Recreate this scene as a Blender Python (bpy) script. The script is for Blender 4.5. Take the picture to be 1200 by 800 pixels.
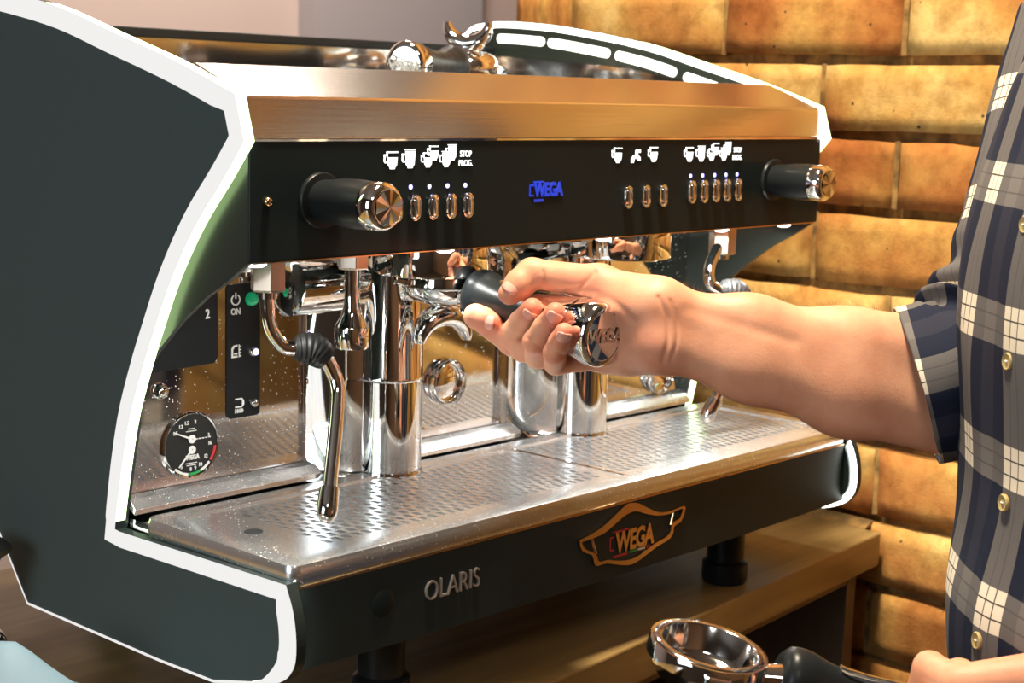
import bpy, bmesh, math, random
import numpy as np
from mathutils import Vector, Matrix, noise

for o in list(bpy.data.objects): bpy.data.objects.remove(o, do_unlink=True)
SC = bpy.context.scene
COL = SC.collection
random.seed(7); RNG = np.random.default_rng(7)

# ------------------------------------------------------------------ camera
FPX = 1880.97
CAM = np.array([-0.67727, -0.82381, 0.33687])
PITCH, YAW, ROLL = math.radians(81.162), math.radians(-47.447), math.radians(1.587)
_M = Matrix.Rotation(YAW, 3, 'Z') @ Matrix.Rotation(PITCH, 3, 'X') @ Matrix.Rotation(ROLL, 3, 'Z')
CM = np.array(_M)
cd = bpy.data.cameras.new('camera'); camera = bpy.data.objects.new('camera', cd); COL.objects.link(camera)
camera.matrix_world = Matrix.Translation(CAM) @ _M.to_4x4()
cd.sensor_fit = 'HORIZONTAL'; cd.sensor_width = 36.0; cd.lens = FPX / 1200 * 36
cd.clip_start = 0.02; cd.clip_end = 50
cd.dof.use_dof = True; cd.dof.focus_distance = 1.2; cd.dof.aperture_fstop = 12.0
SC.camera = camera

def ray(u, v): return CM @ np.array([(u-600)/FPX, (400-v)/FPX, -1.0])
def at(u, v, d): return CAM + ray(u, v)*d                     # a pixel and its distance along the view axis
def on_x(u, v, x): r = ray(u, v); return CAM + r*((x-CAM[0])/r[0])
def on_y(u, v, y): r = ray(u, v); return CAM + r*((y-CAM[1])/r[1])
def on_z(u, v, z): r = ray(u, v); return CAM + r*((z-CAM[2])/r[2])
def depth(P): return float(-((np.asarray(P)-CAM) @ CM)[2])

# ------------------------------------------------------------------ light and exposure
SC.view_settings.view_transform = 'Standard'; SC.view_settings.look = 'None'
SC.view_settings.gamma = 1.0; SC.view_settings.use_curve_mapping = False
SC.view_settings.exposure = 0.0
W = bpy.data.worlds.new('world'); SC.world = W; W.use_nodes = True
W.node_tree.nodes['Background'].inputs[0].default_value = (0.80, 0.86, 0.84, 1)
W.node_tree.nodes['Background'].inputs[1].default_value = 0.25
def area(name, loc, target, size, power, color, spread=180):
    l = bpy.data.lights.new(name, 'AREA'); l.shape = 'DISK'; l.size = size; l.energy = power; l.color = color
    l.spread = math.radians(spread)
    o = bpy.data.objects.new(name, l); COL.objects.link(o); o.location = loc
    o.rotation_euler = (Vector(target)-Vector(loc)).to_track_quat('-Z', 'Y').to_euler()
    return o
CEIL_Z, FLOOR_Z, TOP_Z = 1.65, -0.995, -0.135
def window_fill_light(loc, target, w, h, power, color):
    l = bpy.data.lights.new('daylight_fill', 'AREA'); l.shape = 'RECTANGLE'; l.size = w; l.size_y = h; l.energy = power; l.color = color
    o = bpy.data.objects.new('daylight_fill', l); COL.objects.link(o); o.location = loc
    o.rotation_euler = (Vector(target)-Vector(loc)).to_track_quat('-Z', 'Z').to_euler()
window_fill_light((-2.33, -0.15, 0.55), (0.0, -0.15, 0.55), 1.1, 1.2, 15, (0.80, 0.91, 1.0))  # added cool fill from an unseen window, lightens the left panel
area('ceiling_spot_front', (0.12, -0.06, CEIL_Z-0.03), (0.36, -0.12, 0.1), 0.22, 28, (1.0, 0.86, 0.66), 120)
area('ceiling_spot_wall', (0.35, 0.1, CEIL_Z-0.03), (0.89, 0.15, 0.2), 0.25, 9, (1.0, 0.82, 0.56))
area('ceiling_spot_room', (-1.3, -1.6, CEIL_Z-0.03), (-0.6, -0.9, -1.0), 0.6, 14, (1.0, 0.95, 0.88))
area('ceiling_spot_back', (1.2, 1.2, CEIL_Z-0.03), (1.4, 1.9, 0.4), 0.4, 46, (1.0, 0.86, 0.76))

# ------------------------------------------------------------------ materials
MATS = {}
def nt(m): return m.node_tree.nodes, m.node_tree.links
def pbr(name, col, rough=0.5, metal=0.0, spec=0.5, coat=0.0, emit=None, estr=0.0, sss=0.0):
    m = bpy.data.materials.new(name); m.use_nodes = True
    b = m.node_tree.nodes['Principled BSDF']
    b.inputs['Base Color'].default_value = (*col, 1); b.inputs['Roughness'].default_value = rough
    b.inputs['Metallic'].default_value = metal; b.inputs['Specular IOR Level'].default_value = spec
    b.inputs['Coat Weight'].default_value = coat
    if emit: b.inputs['Emission Color'].default_value = (*emit, 1); b.inputs['Emission Strength'].default_value = estr
    MATS[name] = m; return m
def bsdf(m): return m.node_tree.nodes['Principled BSDF']
def node(m, typ, **kw):
    n = m.node_tree.nodes.new(typ)
    for k, v in kw.items():
        if k in n.inputs: n.inputs[k].default_value = v
        else: setattr(n, k, v)
    return n
def coords(m, kind='Object', scale=(1, 1, 1)):
    t = node(m, 'ShaderNodeTexCoord'); mp = node(m, 'ShaderNodeMapping'); mp.inputs['Scale'].default_value = scale
    m.node_tree.links.new(t.outputs[kind], mp.inputs['Vector']); return mp.outputs['Vector']
def ramp(m, fac, stops):
    r = node(m, 'ShaderNodeValToRGB'); el = r.color_ramp.elements
    while len(el) < len(stops): el.new(0.5)
    for e, (p, c) in zip(el, stops): e.position = p; e.color = (*c, 1) if len(c) == 3 else c
    m.node_tree.links.new(fac, r.inputs['Fac']); return r.outputs['Color']
def bump(m, h, strength=0.3, dist=0.001):
    b = node(m, 'ShaderNodeBump'); b.inputs['Strength'].default_value = strength; b.inputs['Distance'].default_value = dist
    m.node_tree.links.new(h, b.inputs['Height']); m.node_tree.links.new(b.outputs['Normal'], bsdf(m).inputs['Normal']); return b

pbr('black_gloss', (0.030, 0.040, 0.040), 0.38, spec=0.12)
pbr('black_side', (0.060, 0.082, 0.082), 0.5, spec=0.10)
pbr('black_plate', (0.016, 0.024, 0.020), 0.26, spec=0.75)
pbr('led_inner', (0.05, 0.05, 0.05), 0.5, spec=0.1, emit=(0.93, 1.0, 0.90), estr=6.0)
pbr('black_fascia', (0.018, 0.026, 0.027), 0.22, spec=0.12)
pbr('black_plastic', (0.012, 0.014, 0.015), 0.34, spec=0.20)
pbr('rubber', (0.008, 0.008, 0.008), 0.5, spec=0.25)
pbr('chrome', (0.90, 0.89, 0.87), 0.045, 1.0)
pbr('chrome_dark', (0.62, 0.60, 0.57), 0.10, 1.0)
pbr('led_white', (0.05, 0.05, 0.05), 0.5, spec=0.1, emit=(1.0, 0.99, 0.97), estr=0.86)
pbr('led_edge', (0.8, 0.9, 0.7), 0.4, emit=(0.66, 1.0, 0.42), estr=3.8)
pbr('led_slot', (0.9, 0.9, 0.88), 0.4, emit=(0.95, 1.0, 0.92), estr=2.4)
pbr('led_lens', (0.9, 0.9, 0.9), 0.3, emit=(1.0, 1.0, 0.97), estr=6.0)
pbr('icon_white', (0.8, 0.8, 0.8), 0.5, emit=(0.93, 1.0, 1.0), estr=1.3)
pbr('icon_blue', (0.02, 0.05, 0.6), 0.5, emit=(0.008, 0.040, 0.50), estr=0.8)
pbr('led_blue', (0.2, 0.2, 0.9), 0.5, emit=(0.45, 0.45, 1.0), estr=2.5)
pbr('led_green', (0.01, 0.25, 0.10), 0.12, coat=1.0, emit=(0.0, 0.30, 0.12), estr=0.5)
pbr('print_white', (0.75, 0.75, 0.73), 0.5)
pbr('print_red', (0.55, 0.03, 0.04), 0.5)
pbr('print_green', (0.02, 0.33, 0.08), 0.5)
pbr('silver_letter', (0.50, 0.46, 0.42), 0.42, 0.55)
pbr('copper', (0.66, 0.44, 0.25), 0.20, 1.0)
pbr('brick_tint_metal', (0.52, 0.43, 0.35), 0.22, 1.0)  # nut metal tinted brown, the brick's reflection put into its colour
pbr('dial_black', (0.012, 0.014, 0.014), 0.4)
pbr('plaster', (0.62, 0.50, 0.45), 0.85)
pbr('wall_warm', (0.30, 0.16, 0.075), 0.8)
pbr('wall_dark', (0.13, 0.12, 0.11), 0.8)
pbr('plaster_grey', (0.40, 0.37, 0.38), 0.85)
pbr('ceiling_paint', (0.30, 0.27, 0.24), 0.9)
pbr('nail', (0.70, 0.33, 0.25), 0.30)
pbr('button_horn', (0.42, 0.32, 0.13), 0.35)
pbr('denim', (0.035, 0.045, 0.075), 0.85)
pbr('hair', (0.05, 0.03, 0.02), 0.6)
pbr('arm_hair', (0.20, 0.10, 0.045), 0.6)
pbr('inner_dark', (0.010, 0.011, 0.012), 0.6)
pbr('lamp_shade', (0.03, 0.03, 0.03), 0.4)

def make_steel(name, col, rough, dots=0.0, brushed=0.0, brush_scale=(6, 300, 300)):
    m = pbr(name, col, rough, 1.0); L = m.node_tree.links
    v = coords(m)
    if dots > 0:
        vo = node(m, 'ShaderNodeTexVoronoi', Scale=420.0); vo.feature = 'F1'; L.new(v, vo.inputs['Vector'])
        n = node(m, 'ShaderNodeTexNoise', Scale=22.0); L.new(v, n.inputs['Vector'])
        sub = node(m, 'ShaderNodeMath', operation='MULTIPLY'); L.new(n.outputs['Fac'], sub.inputs[0]); sub.inputs[1].default_value = 0.34
        lt = node(m, 'ShaderNodeMath', operation='LESS_THAN'); L.new(vo.outputs['Distance'], lt.inputs[0]); L.new(sub.outputs[0], lt.inputs[1])
        vw = node(m, 'ShaderNodeTexWhiteNoise'); L.new(vo.outputs['Position'], vw.inputs['Vector'])
        g2 = node(m, 'ShaderNodeMath', operation='GREATER_THAN'); L.new(vw.outputs['Value'], g2.inputs[0]); g2.inputs[1].default_value = 1-dots
        mu = node(m, 'ShaderNodeMath', operation='MULTIPLY'); L.new(lt.outputs[0], mu.inputs[0]); L.new(g2.outputs[0], mu.inputs[1])
        mx = node(m, 'ShaderNodeMix', data_type='FLOAT'); L.new(mu.outputs[0], mx.inputs[0])
        mx.inputs[2].default_value = rough; mx.inputs[3].default_value = 0.75
        L.new(mx.outputs[0], bsdf(m).inputs['Roughness'])
        mc = node(m, 'ShaderNodeMix', data_type='RGBA'); L.new(mu.outputs[0], mc.inputs[0])
        mc.inputs[6].default_value = (*col, 1); mc.inputs[7].default_value = (0.95, 0.95, 0.93, 1)
        L.new(mc.outputs[2], bsdf(m).inputs['Base Color'])
    if brushed > 0:
        v2 = coords(m, scale=brush_scale)
        n2 = node(m, 'ShaderNodeTexNoise', Scale=1.0, Detail=4.0); L.new(v2, n2.inputs['Vector'])
        bump(m, n2.outputs['Fac'], brushed, 0.0006)
    return m
make_steel('steel_splash', (0.70, 0.70, 0.70), 0.055, dots=0.25)
make_steel('steel_tray', (0.80, 0.81, 0.82), 0.25, dots=0.30)
bsdf(MATS['steel_tray']).inputs['Metallic'].default_value = 0.93
make_steel('steel_bar', (0.80, 0.74, 0.66), 0.20, brushed=0.12)
make_steel('steel_well', (0.66, 0.64, 0.62), 0.10)

def make_wood(name, dark, light, rough, axis_scale):
    m = pbr(name, light, rough); L = m.node_tree.links
    v = coords(m, scale=axis_scale)
    n = node(m, 'ShaderNodeTexNoise', Scale=1.0, Detail=6.0, Distortion=0.6); L.new(v, n.inputs['Vector'])
    c = ramp(m, n.outputs['Fac'], [(0.30, dark), (0.70, light)])
    L.new(c, bsdf(m).inputs['Base Color']); bump(m, n.outputs['Fac'], 0.15, 0.001); return m
make_wood('counter_wood', (0.20, 0.125, 0.045), (0.36, 0.24, 0.09), 0.38, (3, 40, 40))
make_wood('cabinet_wood', (0.10, 0.065, 0.035), (0.17, 0.115, 0.06), 0.5, (30, 30, 3))
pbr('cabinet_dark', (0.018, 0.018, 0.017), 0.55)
make_wood('floor_wood', (0.05, 0.03, 0.018), (0.11, 0.07, 0.04), 0.5, (2, 12, 12))

def make_brick():
    m = pbr('brick', (0.5, 0.25, 0.08), 0.9, spec=0.15); L = m.node_tree.links
    oi = node(m, 'ShaderNodeObjectInfo')
    t = node(m, 'ShaderNodeTexCoord')
    cb = node(m, 'ShaderNodeCombineXYZ')
    for i, s in enumerate((37.0, 91.0, 53.0)):
        k = node(m, 'ShaderNodeMath', operation='MULTIPLY'); L.new(oi.outputs['Random'], k.inputs[0]); k.inputs[1].default_value = s
        L.new(k.outputs[0], cb.inputs[i])
    ad = node(m, 'ShaderNodeVectorMath', operation='ADD'); L.new(t.outputs['Object'], ad.inputs[0]); L.new(cb.outputs[0], ad.inputs[1])
    n1 = node(m, 'ShaderNodeTexNoise', Scale=9.0, Detail=3.0); L.new(ad.outputs[0], n1.inputs['Vector'])
    n2 = node(m, 'ShaderNodeTexNoise', Scale=40.0, Detail=8.0, Roughness=0.68); L.new(ad.outputs[0], n2.inputs['Vector'])
    n3 = node(m, 'ShaderNodeTexNoise', Scale=330.0, Detail=3.0); L.new(ad.outputs[0], n3.inputs['Vector'])
    mixf = node(m, 'ShaderNodeMath', operation='MULTIPLY_ADD'); L.new(oi.outputs['Random'], mixf.inputs[0]); mixf.inputs[1].default_value = 0.26
    L.new(n1.outputs['Fac'], mixf.inputs[2])
    sub = node(m, 'ShaderNodeMath', operation='SUBTRACT'); L.new(mixf.outputs[0], sub.inputs[0]); sub.inputs[1].default_value = 0.13
    c = ramp(m, sub.outputs[0], [(0.28, (0.34, 0.115, 0.030)), (0.44, (0.47, 0.205, 0.055)), (0.58, (0.56, 0.31, 0.085)), (0.74, (0.70, 0.48, 0.18))])
    c2 = ramp(m, n2.outputs['Fac'], [(0.30, (0.45, 0.38, 0.30)), (0.58, (1, 1, 1))])
    mx = node(m, 'ShaderNodeMix', data_type='RGBA', blend_type='MULTIPLY'); mx.inputs[0].default_value = 0.75
    L.new(c, mx.inputs[6]); L.new(c2, mx.inputs[7])
    # pits
    vo = node(m, 'ShaderNodeTexVoronoi', Scale=85.0); L.new(ad.outputs[0], vo.inputs['Vector'])
    wn = node(m, 'ShaderNodeTexWhiteNoise'); L.new(vo.outputs['Position'], wn.inputs['Vector'])
    g = node(m, 'ShaderNodeMath', operation='GREATER_THAN'); L.new(wn.outputs['Value'], g.inputs[0]); g.inputs[1].default_value = 0.90
    lt = node(m, 'ShaderNodeMath', operation='LESS_THAN'); L.new(vo.outputs['Distance'], lt.inputs[0]); lt.inputs[1].default_value = 0.16
    pit = node(m, 'ShaderNodeMath', operation='MULTIPLY'); L.new(g.outputs[0], pit.inputs[0]); L.new(lt.outputs[0], pit.inputs[1])
    mp = node(m, 'ShaderNodeMix', data_type='RGBA'); L.new(pit.outputs[0], mp.inputs[0]); L.new(mx.outputs[2], mp.inputs[6]); mp.inputs[7].default_value = (0.09, 0.05, 0.025, 1)
    L.new(mp.outputs[2], bsdf(m).inputs['Base Color'])
    s = node(m, 'ShaderNodeMath', operation='MULTIPLY_ADD'); L.new(n3.outputs['Fac'], s.inputs[0]); s.inputs[1].default_value = 0.35; L.new(n2.outputs['Fac'], s.inputs[2])
    s2 = node(m, 'ShaderNodeMath', operation='SUBTRACT'); L.new(s.outputs[0], s2.inputs[0]); L.new(pit.outputs[0], s2.inputs[1])
    bump(m, s2.outputs[0], 0.40, 0.004)
    return m
make_brick()
def make_mortar():
    m = pbr('mortar', (0.20, 0.15, 0.08), 0.95, spec=0.1); L = m.node_tree.links
    n = node(m, 'ShaderNodeTexNoise', Scale=60.0, Detail=6.0); L.new(coords(m), n.inputs['Vector'])
    c = ramp(m, n.outputs['Fac'], [(0.35, (0.14, 0.085, 0.035)), (0.65, (0.36, 0.21, 0.07))]); L.new(c, bsdf(m).inputs['Base Color'])
    bump(m, n.outputs['Fac'], 0.8, 0.004); return m
make_mortar()
def make_skin():
    m = pbr('skin', (0.72, 0.40, 0.27), 0.50, spec=0.3); L = m.node_tree.links; b = bsdf(m)
    b.inputs['Subsurface Weight'].default_value = 0.18; b.inputs['Subsurface Radius'].default_value = (1.0, 0.35, 0.2); b.inputs['Subsurface Scale'].default_value = 0.006
    at_ = node(m, 'ShaderNodeAttribute'); at_.attribute_name = 'flush'
    v = coords(m)
    n1 = node(m, 'ShaderNodeTexNoise', Scale=40.0, Detail=3.0); L.new(v, n1.inputs['Vector'])
    n2 = node(m, 'ShaderNodeTexNoise', Scale=420.0, Detail=4.0); L.new(v, n2.inputs['Vector'])
    vo = node(m, 'ShaderNodeTexVoronoi', Scale=620.0); L.new(v, vo.inputs['Vector'])
    base = ramp(m, n1.outputs['Fac'], [(0.35, (0.63, 0.285, 0.165)), (0.65, (0.71, 0.355, 0.215))])
    mx = node(m, 'ShaderNodeMix', data_type='RGBA'); L.new(at_.outputs['Fac'], mx.inputs[0]); L.new(base, mx.inputs[6]); mx.inputs[7].default_value = (0.64, 0.155, 0.105, 1)
    L.new(mx.outputs[2], b.inputs['Base Color'])
    ad = node(m, 'ShaderNodeMath', operation='MULTIPLY_ADD'); L.new(vo.outputs['Distance'], ad.inputs[0]); ad.inputs[1].default_value = 0.4; L.new(n2.outputs['Fac'], ad.inputs[2])
    bump(m, ad.outputs[0], 0.22, 0.0006); return m
make_skin()
def make_plaid():
    m = pbr('plaid', (0.02, 0.025, 0.05), 0.85, spec=0.15); L = m.node_tree.links
    uvn = node(m, 'ShaderNodeUVMap'); uvn.uv_map = 'cloth'
    sp = node(m, 'ShaderNodeSeparateXYZ'); L.new(uvn.outputs[0], sp.inputs[0])
    def band(sock, period, off, w):
        a = node(m, 'ShaderNodeMath', operation='ADD'); L.new(sock, a.inputs[0]); a.inputs[1].default_value = off
        d = node(m, 'ShaderNodeMath', operation='DIVIDE'); L.new(a.outputs[0], d.inputs[0]); d.inputs[1].default_value = period
        f = node(m, 'ShaderNodeMath', operation='FRACT'); L.new(d.outputs[0], f.inputs[0])
        l = node(m, 'ShaderNodeMath', operation='LESS_THAN'); L.new(f.outputs[0], l.inputs[0]); l.inputs[1].default_value = w/period
        return l.outputs[0]
    def op(o, a, b):
        n = node(m, 'ShaderNodeMath', operation=o)
        for i, s in enumerate((a, b)):
            if isinstance(s, float): n.inputs[i].default_value = s
            else: L.new(s, n.inputs[i])
        return n.outputs[0]
    U, V = sp.outputs[0], sp.outputs[1]
    bu, bv = band(U, 0.082, 0.0, 0.027), band(V, 0.090, 0.0, 0.028)
    mu = band(U, 0.082, -0.045, 0.018)                              # broad, dim grey warp band
    lines = op('MAXIMUM', band(U, 0.082, -0.0085, 0.0010), op('MAXIMUM', band(U, 0.082, -0.0175, 0.0010), op('MAXIMUM', band(V, 0.090, -0.0085, 0.0011), band(V, 0.090, -0.0185, 0.0011))))
    f = op('ADD', op('MULTIPLY', op('ADD', bu, bv), 0.40), op('MULTIPLY', mu, 0.12))
    f = op('ADD', f, op('MULTIPLY', op('MULTIPLY', bu, bv), 0.2))
    c = ramp(m, f, [(0.0, (0.010, 0.013, 0.028)), (0.12, (0.020, 0.022, 0.036)), (0.40, (0.105, 0.096, 0.094)), (0.52, (0.135, 0.122, 0.116)), (1.0, (0.66, 0.58, 0.46))])
    mx = node(m, 'ShaderNodeMix', data_type='RGBA'); L.new(op('MULTIPLY', lines, op('MULTIPLY', f, 0.95)), mx.inputs[0]); L.new(c, mx.inputs[6]); mx.inputs[7].default_value = (0.03, 0.028, 0.028, 1)
    n = node(m, 'ShaderNodeTexNoise', Scale=900.0, Detail=2.0); L.new(uvn.outputs[0], n.inputs['Vector'])
    L.new(mx.outputs[2], bsdf(m).inputs['Base Color']); bump(m, n.outputs['Fac'], 0.25, 0.0006)
    bsdf(m).inputs['Sheen Weight'].default_value = 0.0
    return m
make_plaid()
def make_cloth():
    m = pbr('blue_cloth', (0.16, 0.25, 0.32), 0.7); L = m.node_tree.links
    n = node(m, 'ShaderNodeTexNoise', Scale=500.0); L.new(coords(m), n.inputs['Vector']); bump(m, n.outputs['Fac'], 0.2, 0.0006)
make_cloth()

# ------------------------------------------------------------------ mesh helpers
from mathutils.geometry import tessellate_polygon
def caps(poly, n):
    if n <= 4: return [tuple(range(n)), tuple(range(2*n-1, n-1, -1))]
    t = tessellate_polygon([[Vector((a, b, 0)) for a, b in poly]])
    return [tuple(f) for f in t]+[tuple(n+i for i in reversed(f)) for f in t]
class MB:
    def __init__(s): s.v = []; s.f = []; s.uv = None
    def add(s, vs, fs):
        b = len(s.v); s.v += [tuple(map(float, p)) for p in vs]; s.f += [tuple(b+i for i in f) for f in fs]; return s
    def box(s, lo, hi):
        x0, y0, z0 = lo; x1, y1, z1 = hi
        return s.add([(x0,y0,z0),(x1,y0,z0),(x1,y1,z0),(x0,y1,z0),(x0,y0,z1),(x1,y0,z1),(x1,y1,z1),(x0,y1,z1)],
                     [(0,3,2,1),(4,5,6,7),(0,1,5,4),(1,2,6,5),(2,3,7,6),(3,0,4,7)])
    def prism_x(s, poly, x0, x1):                                   # polygon in (y, z), extruded along x
        n = len(poly)
        s.add([(x0, y, z) for y, z in poly]+[(x1, y, z) for y, z in poly],
              caps(poly, n)+[(i, i+n, (i+1) % n+n, (i+1) % n) for i in range(n)])
        return s
    def prism_y(s, poly, y0, y1):                                   # polygon in (x, z)
        n = len(poly)
        return s.add([(x, y0, z) for x, z in poly]+[(x, y1, z) for x, z in poly],
              caps(poly, n)+[(i, i+n, (i+1) % n+n, (i+1) % n) for i in range(n)])
    def prism_z(s, poly, z0, z1):
        n = len(poly)
        return s.add([(x, y, z0) for x, y in poly]+[(x, y, z1) for x, y in poly],
              caps(poly, n)+[(i, i+n, (i+1) % n+n, (i+1) % n) for i in range(n)])
    def ring_x(s, outer, inner, x0, x1):                            # band between two (y,z) loops of equal length
        n = len(outer)
        vs = [(x0, *p) for p in outer]+[(x0, *p) for p in inner]+[(x1, *p) for p in outer]+[(x1, *p) for p in inner]
        fs = []
        for i in range(n):
            j = (i+1) % n
            fs += [(i, n+i, n+j, j), (2*n+i, 2*n+j, 3*n+j, 3*n+i), (i, j, 2*n+j, 2*n+i), (n+i, 3*n+i, 3*n+j, n+j)]
        return s.add(vs, fs)
    def loft(s, rings, cap=True, closed=True):
        n = len(rings[0]); m = len(rings); fs = []
        for i in range(m-1):
            for j in range(n if closed else n-1):
                k = (j+1) % n; fs.append((i*n+j, i*n+k, (i+1)*n+k, (i+1)*n+j))
        if cap: fs += [tuple(range(n-1, -1, -1)), tuple(range((m-1)*n, m*n))]
        return s.add([p for r in rings for p in r], fs)
    def lathe(s, prof, org=(0, 0, 0), axis=(0, 0, 1), n=32, cap=True, sx=1.0, sy=1.0, ref=None):   # prof: (radius, height along axis)
        a = np.array(axis, float); a /= np.linalg.norm(a)
        r = np.array(ref if ref is not None else ((1, 0, 0) if abs(a[0]) < 0.9 else (0, 1, 0)), float); r -= a*(r@a); r /= np.linalg.norm(r); q = np.cross(a, r)
        o = np.array(org, float); rings = []
        for (rad, h) in prof:
            rings.append([o+a*h+r*(rad*sx*math.cos(2*math.pi*k/n))+q*(rad*sy*math.sin(2*math.pi*k/n)) for k in range(n)])
        return s.loft(rings, cap)
    def tube(s, pts, rad, n=14, cap=True, sub=1):
        P = smooth_path(pts, sub) if sub > 1 else [np.array(p, float) for p in pts]
        R = rad if hasattr(rad, '__len__') else [rad]*len(pts)
        R = np.interp(np.linspace(0, 1, len(P)), np.linspace(0, 1, len(R)), R)
        rings = []; up = None
        for i, p in enumerate(P):
            t = P[min(i+1, len(P)-1)]-P[max(i-1, 0)]; t = t/(np.linalg.norm(t)+1e-12)
            if up is None: up = np.array((0, 0, 1.0)) if abs(t[2]) < 0.9 else np.array((1.0, 0, 0))
            u = up-t*(up@t); u /= np.linalg.norm(u); w = np.cross(t, u); up = u
            rings.append([p+R[i]*(u*math.cos(2*math.pi*k/n)+w*math.sin(2*math.pi*k/n)) for k in range(n)])
        return s.loft(rings, cap)
    def xf(s, M): s.v = [tuple(M @ Vector(p)) for p in s.v]; return s
def smooth_path(pts, sub):                                          # Catmull-Rom
    P = [np.array(p, float) for p in pts]; out = []
    for i in range(len(P)-1):
        a, b, c, d = P[max(i-1, 0)], P[i], P[i+1], P[min(i+2, len(P)-1)]
        for k in range(sub):
            t = k/sub
            out.append(0.5*((2*b)+(c-a)*t+(2*a-5*b+4*c-d)*t*t+(3*b-a-3*c+d)*t**3))
    out.append(P[-1]); return out
def rrect(cx, cy, w, h, r, n=5):
    out = []
    for (sx, sy, a0) in ((1, 1, 0), (-1, 1, 90), (-1, -1, 180), (1, -1, 270)):
        for k in range(n+1):
            a = math.radians(a0+90*k/n); out.append((cx+sx*(w/2-r)+r*math.cos(a), cy+sy*(h/2-r)+r*math.sin(a)))
    return out
def build(name, mb, mat, parent=None, smooth=30, bevel=0.0, seg=2):
    me = bpy.data.meshes.new(name); me.from_pydata(mb.v, [], mb.f); me.validate(); 
    bm = bmesh.new(); bm.from_mesh(me)
    if mb.uv is None: bmesh.ops.delete(bm, geom=[v for v in bm.verts if not v.link_faces], context='VERTS')
    bmesh.ops.recalc_face_normals(bm, faces=bm.faces); bm.to_mesh(me); bm.free()
    if mb.uv is not None:
        l = me.uv_layers.new(name='cloth'); uv = np.array(mb.uv, float)
        idx = np.zeros(len(me.loops), int); me.loops.foreach_get('vertex_index', idx); l.data.foreach_set('uv', uv[idx].ravel())
    me.materials.append(MATS[mat] if isinstance(mat, str) else mat)
    o = bpy.data.objects.new(name, me); COL.objects.link(o); put(o, parent)
    if smooth:
        for p in me.polygons: p.use_smooth = True
        if smooth < 170:
            bm = bmesh.new(); bm.from_mesh(me)
            for e in bm.edges:
                if len(e.link_faces) == 2 and e.calc_face_angle(0) > math.radians(smooth): e.smooth = False
            bm.to_mesh(me); bm.free()
    if bevel:
        b = o.modifiers.new('bevel', 'BEVEL'); b.width = bevel; b.segments = seg; b.limit_method = 'ANGLE'; b.angle_limit = math.radians(35)
    return o
def put(o, parent):
    if parent is None: return
    o.parent = parent
    if parent.type == 'EMPTY' and parent.get('world_parts'): o.location = -parent.location
def thing(name, label, cat, loc=(0, 0, 0), group=None, world=True):
    o = bpy.data.objects.new(name, None); COL.objects.link(o); o.location = loc; o.empty_display_size = 0.05
    o['label'] = label; o['category'] = cat
    if group: o['group'] = group
    if world: o['world_parts'] = True
    return o
def tag(o, label, cat, group=None):
    o['label'] = label; o['category'] = cat
    if group: o['group'] = group
    return o
def struct(o): o['kind'] = 'structure'; return o
FONT_CACHE = {}
def text_mb(s, size, extrude=0.0004, offset=0.0, spacing=1.0, sx=1.0):
    """Lettering as a mesh in the xz plane, centred, facing -y."""
    cu = bpy.data.curves.new('lettering', 'FONT'); cu.body = s; cu.size = size; cu.extrude = extrude; cu.offset = offset
    cu.space_character = spacing; cu.align_x = 'CENTER'; cu.align_y = 'CENTER'; cu.resolution_u = 4
    o = bpy.data.objects.new('lettering', cu); COL.objects.link(o)
    dg = bpy.context.evaluated_depsgraph_get(); me = bpy.data.meshes.new_from_object(o.evaluated_get(dg))
    mb = MB(); mb.add([(v.co.x*sx, -v.co.z, v.co.y) for v in me.vertices], [tuple(p.vertices) for p in me.polygons])
    bpy.data.objects.remove(o); bpy.data.curves.remove(cu); bpy.data.meshes.remove(me); return mb
def move(mb, x, y, z): mb.v = [(a+x, b+y, c+z) for a, b, c in mb.v]; return mb

# ------------------------------------------------------------------ the room
RX0, RX1, RY0, RY1 = -2.4, 3.2, -2.6, 2.0
WX = 0.89                                                           # brick face
struct(build('floor', MB().box((RX0, RY0, FLOOR_Z-0.05), (RX1, RY1, FLOOR_Z)), 'floor_wood'))
struct(build('ceiling', MB().box((RX0, RY0, CEIL_Z), (RX1, RY1, CEIL_Z+0.05)), 'ceiling_paint'))
struct(build('wall_back', MB().box((RX0, RY1, FLOOR_Z), (RX1, RY1+0.08, CEIL_Z)), 'plaster'))
struct(build('wall_left', MB().box((RX0-0.08, RY0, FLOOR_Z), (RX0, RY1, CEIL_Z)), 'wall_dark'))
struct(build('wall_front', MB().box((RX0, RY0-0.08, FLOOR_Z), (RX1, RY0, CEIL_Z)), 'wall_warm'))
struct(build('wall_far_right', MB().box((RX1, RY0, FLOOR_Z), (RX1+0.08, RY1, CEIL_Z)), 'plaster'))
gp0, gp1 = on_y(363, 20, 1.96), on_y(555, 20, 1.96)
struct(build('trim_1', MB().box((gp0[0], 1.93, FLOOR_Z), (gp1[0], 1.995, CEIL_Z)), 'plaster_grey'))
wn = struct(build('fill_window', MB().box((RX0-0.005, -0.70, -0.05), (RX0+0.012, 0.40, 1.15)), pbr('fill_window_pane', (0.5, 0.55, 0.6), 0.1, emit=(0.80, 0.91, 1.0), estr=2.2), smooth=0))  # unseen window with a glowing pane, added for fill from the left
for a_, b_ in (((-0.76, -0.11), (-0.70, 1.21)), ((0.40, -0.11), (0.46, 1.21)), ((-0.70, -0.11), (0.40, -0.05)), ((-0.70, 1.15), (0.40, 1.21)), ((-0.17, -0.05), (-0.13, 1.15))):
    build('fill_window_frame', MB().box((RX0, a_[0], a_[1]), (RX0+0.04, b_[0], b_[1])), 'ceiling_paint', wn, smooth=0)
BEND = 0.625                                                        # far end of the brick wall
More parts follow.
